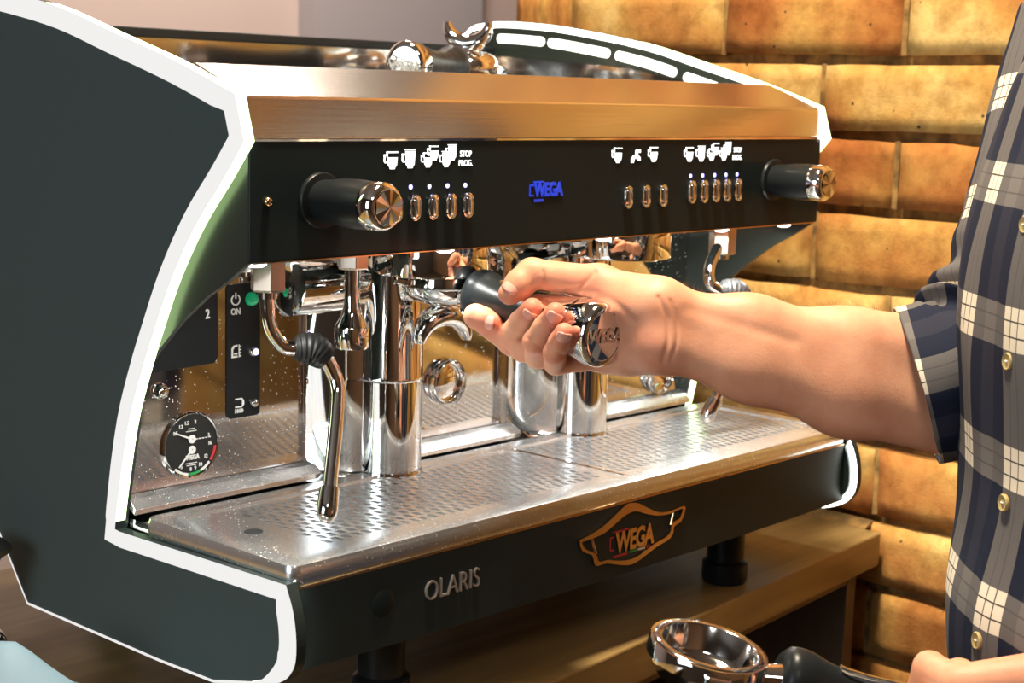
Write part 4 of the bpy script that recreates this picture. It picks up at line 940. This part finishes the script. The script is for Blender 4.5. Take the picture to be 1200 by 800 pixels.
# forearm: two blended tapers give it the flattened section, then muscle
Fm = arm.empty()
J = arm.join
ful = (face, 1.28)
J(Fm, arm.cone(at(778, 362, 1.178), at(880, 383, 1.183), 0.0165, 0.0200, ful, 0.03), 0.02)
J(Fm, arm.cone(at(880, 383, 1.180), at(990, 410, 1.192), 0.0200, 0.0275, ful, 0.03), 0.02)
J(Fm, arm.cone(at(990, 410, 1.192), at(1130, 415, 1.208), 0.0275, 0.0330, ful, 0.03), 0.02)
J(Fm, arm.cone(at(782, 408, 1.177), at(880, 432, 1.182), 0.0165, 0.0215, ful, 0.03), 0.02)
J(Fm, arm.cone(at(880, 432, 1.178), at(990, 462, 1.190), 0.0215, 0.0275, ful, 0.03), 0.02)
J(Fm, arm.cone(at(990, 462, 1.190), at(1130, 488, 1.206), 0.0275, 0.0325, ful, 0.03), 0.02)
# palm
mcps = [fing[k][0] for k in ('index', 'middle', 'ring', 'pinky')]
wri = [at(770, 362, 1.196), at(770, 378, 1.198), at(770, 394, 1.198), at(770, 408, 1.196)]
for m_, w_, r0, r1 in zip(mcps, wri, (0.0165, 0.0165, 0.0165, 0.0160), (0.0120, 0.0120, 0.0115, 0.0105)): J(Fm, arm.cone(w_, m_, r0, r1, None, 0.03), 0.014)
J(Fm, arm.cone(at(768, 358, 1.182), at(705, 334, 1.206), 0.0205, 0.0140, None, 0.03), 0.016)      # ball of the thumb
J(Fm, arm.cone(at(745, 362, 1.184), at(708, 350, 1.212), 0.0150, 0.0110, None, 0.03), 0.014)
J(Fm, arm.cone(at(772, 405, 1.178), at(738, 411, 1.200), 0.0180, 0.0150, None, 0.03), 0.014)      # heel of the hand
J(Fm, arm.cone(at(735, 414, 1.208), mcps[3], 0.0130, 0.0108, None, 0.03), 0.012)
# thumb
Ft = arm.empty()
J(Ft, arm.cone(thumb[1], thumb[2], 0.0130, 0.0112), 0.005)
J(Ft, arm.cone(thumb[2], thumb[2]*0.45+thumb[3]*0.55, 0.0117, 0.0112), 0.004)
J(Ft, arm.cone(thumb[2]*0.45+thumb[3]*0.55, thumb[3], 0.0112, 0.0088), 0.004)
# fingers
Ff = arm.empty()
for k, r in FR.items():
    a, b, c, d = fing[k]; G = arm.empty()
    J(G, arm.cone(a, b, r*1.18, r*1.08), 0.004); J(G, arm.cone(b, c, r*1.10, r*1.0), 0.004)
    J(G, arm.cone(c, c*0.5+d*0.5, r*1.03, r*0.98), 0.003); J(G, arm.cone(c*0.5+d*0.5, d, r*1.0, r*0.86), 0.003)
    Ff = arm.merge(Ff, G, 0.0012)
F = arm.merge(arm.merge(Fm, Ft, 0.010), Ff, 0.005)
V, Q = arm.mesh(F)
# carve creases by moving vertices inward along a line seen from the front
def crease(V, N, px, depth_, width):
    U = (V-CAM) @ CM; uv = np.stack([600+FPX*U[:, 0]/-U[:, 2], 400-FPX*U[:, 1]/-U[:, 2]], 1)
    P = np.array(smooth_path([(*p, 0) for p in px], 8))[:, :2]; best = np.full(len(V), 1e9)
    for i in range(len(P)-1):
        a, b = P[i], P[i+1]; d = b-a; t = np.clip(((uv-a) @ d)/(d@d), 0, 1); best = np.minimum(best, np.linalg.norm(uv-a-t[:, None]*d, axis=1))
    w = depth_*np.exp(-(best/width)**2)*np.clip((N @ vb)*2, 0, 1); return V-N*w[:, None]
def vnormals(V, Q):
    n = np.cross(V[Q[:, 2]]-V[Q[:, 0]], V[Q[:, 3]]-V[Q[:, 1]]); N = np.zeros_like(V)
    for k in range(4): np.add.at(N, Q[:, k], n)
    return N/(np.linalg.norm(N, axis=1)[:, None]+1e-12)
def relax(V, Q, it=2, lam=0.5):
    for _ in range(it):
        S = np.zeros_like(V); c = np.zeros(len(V))
        for k in range(4):
            np.add.at(S, Q[:, k], V[Q[:, (k+1) % 4]]+V[Q[:, (k-1) % 4]]); np.add.at(c, Q[:, k], 2)
        V = V+lam*(S/c[:, None]-V)
    return V
V = relax(V, Q, 3)
N = vnormals(V, Q)
if (N @ vb)[np.argmin([depth(v) for v in V[::50]])*50] < 0: Q = Q[:, ::-1]; N = -N
for px, dp, wd in (([(772, 348), (781, 372), (783, 398), (777, 424)], 0.0013, 2.6), ([(786, 352), (793, 376), (793, 402), (787, 422)], 0.0009, 2.2),
                   ([(636, 318), (637, 328), (634, 337)], 0.0012, 2.2), ([(664, 341), (682, 334), (697, 318)], 0.0012, 3.0), ([(700, 346), (722, 356), (742, 376)], 0.0008, 4.0), ([(588, 388), (603, 400)], 0.0006, 2.0), ([(617, 395), (634, 408)], 0.0006, 2.0), ([(641, 408), (660, 416)], 0.0006, 2.0), ([(606, 366), (622, 380)], 0.0005, 1.6), ([(634, 374), (650, 388)], 0.0005, 1.6),
                   ([(806, 362), (860, 378), (930, 400)], 0.0008, 8.0)):
    V = crease(V, N, px, dp, wd)
flush = np.zeros(len(V))
for k in fing:
    c, d = fing[k][2], fing[k][3]; flush = np.maximum(flush, 0.85*np.exp(-(np.linalg.norm(V-d, axis=1)/0.0125)**2)); flush = np.maximum(flush, 0.40*np.exp(-(np.linalg.norm(V-c, axis=1)/0.016)**2))
flush = np.maximum(flush, 0.45*np.exp(-(np.linalg.norm(V-thumb[3], axis=1)/0.016)**2)); flush = np.maximum(flush, 0.30*np.exp(-(np.linalg.norm(V-at(750, 410, 1.16), axis=1)/0.026)**2))
flush = np.maximum(flush, 0.35*np.exp(-(np.linalg.norm(V-at(690, 345, 1.19), axis=1)/0.04)**2))
BV, BQ, BF = [V], [Q], [flush]; NV = len(V)
# ---- left arm and hand, holding the other portafilter
M3 = np.array(pf3.matrix_world)
def loc3(p): return (M3 @ np.array((*p, 1.0)))[:3]
A3, B3 = loc3((0, -hs0, hz0)), loc3((0, -hs1, hz1)); d3 = (B3-A3)/np.linalg.norm(B3-A3)
u3 = np.array((0, 0, 1.0)); u3 -= d3*(u3@d3); u3 /= np.linalg.norm(u3); n3 = np.cross(u3, d3); n3 = n3 if n3@vb > 0 else -n3   # n3 faces the viewer
def h3(t, phi, dist): a = math.radians(phi); return A3+d3*(t*HL)+n3*(dist*math.cos(a))+u3*(dist*math.sin(a))    # 0 = near side, 90 = top
fl3 = {}
for i, k in enumerate(('index', 'middle', 'ring', 'pinky')):
    t = 0.62+0.125*i
    fl3[k] = [h3(t+0.04, 62-4*i, 0.0345), h3(t, 128, 0.0330), h3(t+0.01, 205, 0.0290), h3(t+0.03, 262, 0.0260)]
W3 = h3(1.16, 45, 0.036)+vr*0.015+u3*0.036+vb*0.028; E3 = W3+vr*0.125+vb*0.215+np.array((0, 0, 0.015))
th3 = [W3-vr*0.02-u3*0.01, h3(0.92, -20, 0.036), h3(0.68, -50, 0.030), h3(0.52, -70, 0.027)]
la = Field([p for f in fl3.values() for p in f]+th3+[W3, E3], 0.0022, E3-W3, 0.05)
F3 = la.empty()
la.join(F3, la.cone(W3+u3*0.011, E3+u3*0.02, 0.0190, 0.036, None, 0.03), 0.02); la.join(F3, la.cone(W3-u3*0.011, E3-u3*0.02, 0.0190, 0.036, None, 0.03), 0.02)
for i, k in enumerate(fl3): la.join(F3, la.cone(W3+u3*(0.014-0.009*i), fl3[k][0], 0.017, 0.0125, None, 0.03), 0.014)
la.join(F3, la.cone(th3[0], th3[1], 0.019, 0.014, None, 0.03), 0.014)
T3 = la.empty(); la.join(T3, la.cone(th3[1], th3[2], 0.0135, 0.0115)); la.join(T3, la.cone(th3[2], th3[3], 0.0115, 0.0090)); F3 = la.merge(F3, T3, 0.008)
G3 = la.empty()
for k, r in FR.items():
    a, b, c, d = fl3[k]; G = la.empty(); la.join(G, la.cone(a, b, r*1.2, r*1.1)); la.join(G, la.cone(b, c, r*1.1, r)); la.join(G, la.cone(c, d, r, r*0.85)); G3 = la.merge(G3, G, 0.0015)
F3 = la.merge(F3, G3, 0.005)
V3, Q3 = la.mesh(F3); V3 = relax(V3, Q3, 2)
BV.append(V3); BQ.append(Q3+NV); BF.append(np.full(len(V3), 0.12)); NV += len(V3)

# ---- torso frame
il = np.array((-CM[0, 0], -CM[1, 0], 0)); il /= np.linalg.norm(il); tc = np.array((il[1]*-1, il[0], 0)); 
tc = tc if tc@vb > 0 else -tc
TH = math.radians(12); FW = il*math.cos(TH)+tc*math.sin(TH); LF = tc*math.cos(TH)-il*math.sin(TH)
def centre(u, v, d, a, b):
    s = math.hypot(a*math.sin(TH), b*math.cos(TH)); off = math.sin(TH)*math.cos(TH)*(a*a-b*b)/s
    p = at(u, v, d); return p-il*s+tc*off
ROWS = [  # silhouette pixel and distance, half width, half depth
    ((1130, 1010), 1.09, 0.158, 0.114), ((1126, 900), 1.09, 0.152, 0.113), ((1122, 800), 1.09, 0.150, 0.112), ((1121, 735), 1.09, 0.152, 0.113), ((1124, 690), 1.09, 0.157, 0.115),
    ((1136, 620), 1.095, 0.168, 0.118), ((1143, 550), 1.10, 0.185, 0.123), ((1144, 470), 1.10, 0.190, 0.125), ((1144, 390), 1.10, 0.194, 0.127), ((1150, 310), 1.10, 0.196, 0.127), ((1164, 240), 1.10, 0.197, 0.125),
    ((1184, 170), 1.11, 0.196, 0.121), ((1206, 105), 1.12, 0.190, 0.116), ((1230, 50), 1.13, 0.172, 0.106), ((1262, 0), 1.14, 0.135, 0.092), ((1300, -35), 1.15, 0.090, 0.074), ((1320, -58), 1.15, 0.070, 0.066)]
RC = [(centre(u, v, d, a, b), a, b) for (u, v), d, a, b in ROWS]
# resample rows smoothly
cs_ = smooth_path([np.concatenate([c, [a, b]]) for c, a, b in RC], 5)
NT = 120; mbt = MB(); rings, uvs = [], []
for i, q in enumerate(cs_):
    c, a, b = q[:3], q[3], q[4]; r = []
    arc_u = 0.0; prev = None
    for k in range(NT+1):
        an = 2*math.pi*k/NT-math.pi                                 # 0 = front, + = his left
        ex = 2.1; ca, sa = math.cos(an), math.sin(an)
        x = b*math.copysign(abs(ca)**(2/ex), ca); y = a*math.copysign(abs(sa)**(2/ex), sa)
        z = c[2]
        p = c+FW*x+LF*y
        fold = 0.0035*noise.noise(Vector((an*2.2, z*9, 1.7)))+0.0022*noise.noise(Vector((an*5.0+z*14, z*5, 4.2)))
        arcx = y if ca > 0 else 1.0
        if ca > 0 and abs(y) < 0.0165: fold += 0.0024               # button placket
        nrm = FW*ca+LF*sa; p = p+nrm*fold
        r.append(p)
    L_ = np.concatenate([[0], np.cumsum([np.linalg.norm(r[k+1]-r[k]) for k in range(NT)])]); mid = L_[NT//2]
    rings.append(r); uvs += [(L_[k]-mid+0.0075+0.0, q[2]) for k in range(NT+1)]
mbt.loft(rings, cap=False, closed=False); mbt.uv = uvs
# sleeve on the far arm: shoulder to just past the elbow
def sleeve(path, radii, seed, vr_ref, bend=0.0):
    P = smooth_path(path, 10); R = np.interp(np.linspace(0, 1, len(P)), np.linspace(0, 1, len(radii)), radii); n = 64; mb = MB(); rings, uv = [], []
    up = np.array(vr_ref, float); s = 0.0; seq = [(p, R[i], i) for i, p in enumerate(P)]
    frames = []
    for i, p in enumerate(P):
        t = P[min(i+1, len(P)-1)]-P[max(i-1, 0)]; t /= np.linalg.norm(t); u = up-t*(up@t); u /= np.linalg.norm(u); up = u; frames.append((t, u, np.cross(t, u)))
        if i: s += np.linalg.norm(p-P[i-1])
        r = []; f = i/(len(P)-1)
        for k in range(n+1):
            a = 2*math.pi*k/n; amp = 0.4+0.9*math.exp(-((f-0.72)/0.20)**2)
            fold = amp*(0.0050*noise.noise(Vector((math.cos(a)*1.3+seed, math.sin(a)*1.3, s*26)))+0.0040*math.sin(s*150+2.0*math.sin(a+seed))*max(0, math.cos(a-bend))*math.exp(-((f-0.66)/0.17)**2)*2.0)
            r.append(p+(u*math.cos(a)+np.cross(t, u)*math.sin(a))*(R[i]+fold))
        rings.append(r); uv += [(0.062*2*math.pi*k/n, s+0.028) for k in range(n+1)]
    # turn the hem in
    t = frames[-1][0]
    for back, k_ in ((0.002, 0.965), (0.030, 0.93)):
        c = P[-1]; last = rings[len(P)-1]; rings.append([c+(p-c)*k_-t*back for p in last]); uv += [(0.062*2*math.pi*k/n, s+0.028-back) for k in range(n+1)]
    mb.loft(rings, cap=False, closed=False); mb.uv = uv; return mb, P
slv_path = [at(1280, 30, 1.255), at(1256, 110, 1.250), at(1230, 205, 1.243), at(1200, 310, 1.235), at(1168, 392, 1.222), at(1124, 436, 1.208), at(1074, 452, 1.212)]
sl1, P1 = sleeve(slv_path, [0.058, 0.058, 0.057, 0.056, 0.057, 0.060, 0.0615], 1.3, vr, math.pi)
cl = RC[12][0]; shl = cl+LF*0.165+np.array((0, 0, 0.0))
sl2, P2 = sleeve([shl-LF*0.075+np.array((0, 0, -0.012)), shl-LF*0.02+np.array((0, 0, -0.022)), shl+LF*0.04+np.array((0, 0, -0.07)), shl+LF*0.055+np.array((0, 0, -0.17)), E3*0.45+(shl+LF*0.055+np.array((0, 0, -0.17)))*0.55+vr*0.02, E3+vr*0.012+np.array((0, 0, 0.015)), E3*0.68+W3*0.32], [0.050, 0.056, 0.060, 0.060, 0.062, 0.068, 0.056], 5.1, FW)
allb = MB(); allb.uv = []
for q in (mbt, sl1, sl2): allb.add(q.v, q.f); allb.uv += q.uv
# collar
ctop = RC[-1][0]
cr = []; cuv = []
for i, (rr, dz) in enumerate(((0.070, 0.0), (0.069, 0.030), (0.073, 0.036), (0.082, 0.006), (0.090, -0.022))):
    cr.append([ctop+FW*(rr*math.cos(a)*0.95)+LF*(rr*math.sin(a))+np.array((0, 0, dz-0.012*max(0, math.cos(a)))) for a in np.linspace(0.12, 2*math.pi-0.12, 40)]); cuv += [(0.07*a, 0.02*i+0.03) for a in np.linspace(0, 6.2, 40)]
cb_ = MB().loft(cr, cap=False, closed=False); allb.add(cb_.v, cb_.f); allb.uv += cuv

person = thing('person', 'person in a navy and cream plaid shirt gripping a portafilter handle', 'person', (float(RC[0][0][0]), float(RC[0][0][1]), FLOOR_Z))
shirt = build('shirt', allb, 'plaid', person, smooth=180)
so = shirt.modifiers.new('solid', 'SOLIDIFY'); so.thickness = 0.0014; so.offset = -1
for u, v in ((1172, 425), (1145, 595), (1128, 748), (1190, 262)):
    # front line of the shirt at that height
    best = min(cs_, key=lambda q: abs(((q[:3]+FW*q[4]-CAM) @ CM)[1]/-((q[:3]+FW*q[4]-CAM) @ CM)[2]*FPX-(400-v)))
    p = best[:3]+FW*(best[4]+0.0022)
    bt = build('shirt_button', MB().lathe([(0.0056, -0.0005), (0.0058, 0.0014), (0.0052, 0.0022), (0.0042, 0.0016), (0.0008, 0.0015)], p, FW, 20), 'button_horn', shirt, smooth=40)
    q1 = np.cross(FW, (0, 0, 1.0))
    build('button_thread', MB().tube([p+FW*0.0019-q1*0.0014, p+FW*0.0019+q1*0.0014], 0.0005, 6), 'print_white', bt)

# ---- head, neck, torso core, upper arms: coarse field
NB = ctop+np.array((0, 0, -0.03)); HC = ctop+np.array((0, 0, 0.165))+FW*0.035
gaze = (at(640, 360, 1.2)-HC); gaze /= np.linalg.norm(gaze); gh_ = gaze.copy(); gh_[2] *= 0.6; gh_ /= np.linalg.norm(gh_)
side = np.cross(gh_, (0, 0, 1.0)); side /= np.linalg.norm(side); hup = np.cross(side, gh_)
hd = Field([NB+LF*0.22, NB-LF*0.24, HC+hup*0.14, HC-hup*0.16, HC+gh_*0.14, HC-gh_*0.12, RC[3][0], RC[0][0]-np.array((0, 0, 0.02))], 0.0045, LF, 0.06)
FH = hd.empty(); j = lambda *a, k=0.02, flat=None: hd.join(FH, hd.cone(*a, flat, 0.03), k)
j(RC[0][0], RC[8][0], 0.095, 0.100, k=0.03); j(RC[8][0], RC[12][0], 0.100, 0.085, k=0.03); j(RC[11][0]+LF*0.08, RC[11][0]-LF*0.08, 0.05, 0.05, k=0.03)
j(NB, HC-hup*0.06-gh_*0.01, 0.056, 0.054)
j(HC+hup*0.045-gh_*0.035, HC+hup*0.045+gh_*0.02, 0.078, 0.072, k=0.02); j(HC+hup*0.0+gh_*0.02, HC-hup*0.07+gh_*0.045, 0.064, 0.042, k=0.03)
j(HC+hup*0.012+gh_*0.086, HC-hup*0.026+gh_*0.108, 0.008, 0.013, k=0.012)        # nose
j(HC-hup*0.058+gh_*0.080-side*0.016, HC-hup*0.058+gh_*0.080+side*0.016, 0.0085, 0.0085, k=0.006)   # lips
j(HC-hup*0.098+gh_*0.062, HC-hup*0.094+gh_*0.072, 0.018, 0.016, k=0.015)        # chin
for s in (1, -1):
    j(HC+hup*0.026+gh_*0.078+side*s*0.020, HC+hup*0.024+gh_*0.070+side*s*0.044, 0.010, 0.010, k=0.012)   # brow
    j(HC+hup*0.012+side*s*0.074-gh_*0.012, HC-hup*0.032+side*s*0.070-gh_*0.004, 0.013, 0.009, k=0.005)      # ear
    hd.carve(FH, hd.cone(HC+hup*0.004+gh_*0.094+side*s*0.030, HC+hup*0.004+gh_*0.094+side*s*0.034, 0.012, 0.012), 0.01)
VH, QH = hd.mesh(FH); VH = relax(VH, QH, 2); BV.append(VH); BQ.append(QH+NV); BF.append(np.full(len(VH), 0.1)); NV += len(VH)
# upper arms (inside the sleeves) as tapered tubes
for pts, rr in (([at(1270, 65, 1.252), at(1215, 260, 1.240), at(1165, 405, 1.226), at(1095, 450, 1.208)], [0.044, 0.042, 0.042, 0.036]), ([P2[22], P2[32], P2[42], P2[50], E3*0.85+W3*0.15], [0.034, 0.042, 0.042, 0.040, 0.034])):
    t_ = MB().tube(pts, rr, 20, sub=6); vv = np.array(t_.v); qq = np.array([f for f in t_.f if len(f) == 4])+NV; BV.append(vv); BQ.append(qq); BF.append(np.zeros(len(vv))); NV += len(vv)
V, Q, FLS = np.concatenate(BV), np.concatenate(BQ), np.concatenate(BF)
me = bpy.data.meshes.new('body'); me.vertices.add(len(V)); me.vertices.foreach_set('co', V.astype(np.float32).ravel())
me.loops.add(4*len(Q)); me.loops.foreach_set('vertex_index', Q.astype(np.int32).ravel()); me.polygons.add(len(Q)); me.polygons.foreach_set('loop_start', np.arange(0, 4*len(Q), 4, dtype=np.int32)); me.polygons.foreach_set('loop_total', np.full(len(Q), 4, np.int32))
me.update(); me.validate(); me.polygons.foreach_set('use_smooth', np.ones(len(me.polygons), bool))
at_ = me.attributes.new('flush', 'FLOAT', 'POINT'); at_.data.foreach_set('value', FLS.astype(np.float32))
me.materials.append(MATS['skin']); body = bpy.data.objects.new('body', me); COL.objects.link(body); put(body, person)
bm = bmesh.new(); bm.from_mesh(me); bmesh.ops.recalc_face_normals(bm, faces=bm.faces); bm.to_mesh(me); bm.free()

# ---- finger nails
def nail(tip, base, r, dorsal, ln=0.0110, wd=0.0078, back=0.0015):
    f = (tip-base)/np.linalg.norm(tip-base); n = np.array(dorsal, float); n -= f*(n@f); n /= np.linalg.norm(n); s = np.cross(f, n)
    rings = []; c0 = tip-f*back
    for i in range(9):
        v = i/8-0.45; w = math.sqrt(max(0.02, 1-abs(2*(i/8)-1)**3.2)); row = []
        for k in range(9):
            a = (k/4-1)*w*(wd/r)*0.93; rr = r*1.010+0.0002-0.0011*max(0, i/8-0.6)-0.0008*(abs(k/4-1)**4)
            row.append(c0+f*(v*ln)+n*(rr*math.cos(a))+s*(rr*math.sin(a)))
        rings.append(row)
    vs = [p for r_ in rings for p in r_]; fs = [(i*9+k, i*9+k+1, (i+1)*9+k+1, (i+1)*9+k) for i in range(8) for k in range(8)]
    o = build('fingernail', MB().add(vs, fs), 'nail', body, smooth=180); m = o.modifiers.new('solid', 'SOLIDIFY'); m.thickness = 0.0005; m.offset = 0; return o
for k, r in FR.items():
    tip, base = fing[k][3], fing[k][2]; ax = tip-HA; out = ax-ha*(ax@ha)
    nail(tip, base, r*0.90, out/np.linalg.norm(out)*0.45+vb+np.array((0, 0, 0.2)) if k == 'index' else vb+vr*0.12, 0.0105, 0.0074, 0.0015 if k == 'index' else -0.0012)
nail(thumb[3], thumb[2], 0.0098, vb*1.0+np.array((0, 0, 0.35))-vr*0.25, 0.0135, 0.0095, 0.004)
# ---- fine hairs along the forearm
hm = MB(); arm_v = BV[0]; arm_n = vnormals(BV[0], BQ[0])
sgn = 1 if np.mean((arm_n*(arm_v-arm_v.mean(0))).sum(1)) > 0 else -1
U_ = (arm_v-CAM) @ CM; pu = 600+FPX*U_[:, 0]/-U_[:, 2]
cand = np.where((pu > 800) & (pu < 1060) & ((np.abs(arm_n @ vb) < 0.35)))[0]
fdir = armdir/np.linalg.norm(armdir)
for i in RNG.choice(cand, 420, replace=False):
    p, nn = arm_v[i], arm_n[i]*sgn; l = RNG.uniform(0.004, 0.009); d1 = nn*0.55+fdir*-0.6*RNG.uniform(0.3, 1)+RNG.normal(0, 0.25, 3); d1 /= np.linalg.norm(d1)
    d2 = d1-nn*0.35-fdir*0.2; q = np.cross(d1, vb); q /= np.linalg.norm(q)+1e-9; w = 0.00009
    a, b, c = p-nn*0.0005, p+d1*l*0.5, p+d1*l*0.5+d2*l*0.5; t3 = np.cross(q, d1)
    hm.add([a+q*w, a-q*w*0.5+t3*w, a-q*w*0.5-t3*w, b+q*w*0.8, b-q*w*0.4+t3*w*0.8, b-q*w*0.4-t3*w*0.8, c], [(0, 1, 4, 3), (1, 2, 5, 4), (2, 0, 3, 5), (3, 4, 6), (4, 5, 6), (5, 3, 6)])
ho = build('arm_hair', hm, 'arm_hair', body, smooth=0); ho['kind'] = 'stuff'
# ---- hair cap, eyes
hf = Field([HC+hup*0.15, HC-hup*0.08, HC+gh_*0.1, HC-gh_*0.13, HC+side*0.1, HC-side*0.1], 0.005, side, 0.03); FHr = hf.empty()
hf.join(FHr, hf.cone(HC+hup*0.056-gh_*0.040, HC+hup*0.062+gh_*0.020, 0.082, 0.074, None, 0.03), 0.02); hf.join(FHr, hf.cone(HC-hup*0.03-gh_*0.050, HC+hup*0.03-gh_*0.045, 0.062, 0.075, None, 0.03), 0.02)
hf.carve(FHr, hf.cone(HC-hup*0.05+gh_*0.11, HC+hup*0.012+gh_*0.11, 0.085, 0.085, None, 0.03), 0.012)
VV, QQ = hf.mesh(FHr); build('hair', MB().add(VV, [tuple(q) for q in QQ]), 'hair', person, smooth=180)
for s in (1, -1):
    c = HC+hup*0.004+gh_*0.072+side*s*0.032
    e = build('eye', MB().lathe([(0.0115*math.sin(a), -0.0115*math.cos(a)) for a in np.linspace(0.05, math.pi-0.05, 12)], c, gh_, 18), 'print_white', person, smooth=180)
    build('iris', MB().lathe([(0.0055, 0.0103), (0.0050, 0.0112), (0.0005, 0.0120)], c, gh_, 18), 'hair', e, smooth=60)
# ---- trousers and shoes
hip = RC[0][0]; legs = MB()
tr = Field([hip+LF*0.24+np.array((0, 0, 0.05)), hip-LF*0.24, np.array((hip[0], hip[1], FLOOR_Z+0.05))+FW*0.15, np.array((hip[0], hip[1], FLOOR_Z+0.05))-FW*0.15], 0.010, (1, 0, 0), 0.06); FT = tr.empty()
tr.join(FT, tr.cone(hip+np.array((0, 0, 0.0))+LF*0.045, hip+np.array((0, 0, 0.0))-LF*0.045, 0.098, 0.098, None, 0.04), 0.03)
for s in (1, -1):
    h_, k_, a_ = hip+LF*s*0.068+np.array((0, 0, -0.08)), hip+LF*s*0.10+FW*0.03, hip+LF*s*0.11
    k_ = np.array((k_[0], k_[1], FLOOR_Z+0.50)); a_ = np.array((a_[0], a_[1], FLOOR_Z+0.075))
    tr.join(FT, tr.cone(h_, k_, 0.083, 0.066, None, 0.04), 0.03); tr.join(FT, tr.cone(k_, a_, 0.066, 0.055, None, 0.04), 0.02)
    sh = MB(); rg = []
    for q, (w, hh) in zip(np.linspace(-0.085, 0.19, 12), ((0.020, 0.05), (0.034, 0.085), (0.038, 0.095), (0.038, 0.092), (0.037, 0.080), (0.038, 0.068), (0.042, 0.060), (0.045, 0.054), (0.046, 0.050), (0.043, 0.045), (0.034, 0.038), (0.014, 0.022))):
        cc_ = np.array((a_[0], a_[1], FLOOR_Z+0.001))+FW*q
        rg.append([cc_+LF*(w*math.cos(b))+np.array((0, 0, hh*0.5+hh*0.5*math.sin(b))) for b in np.linspace(0, 2*math.pi, 16, endpoint=False)])
    build('shoe', sh.loft(rg), 'rubber', person, smooth=60)
VV, QQ = tr.mesh(FT); VV = relax(VV, QQ, 2); build('trousers', MB().add(VV, [tuple(q) for q in QQ]), 'denim', person, smooth=180)
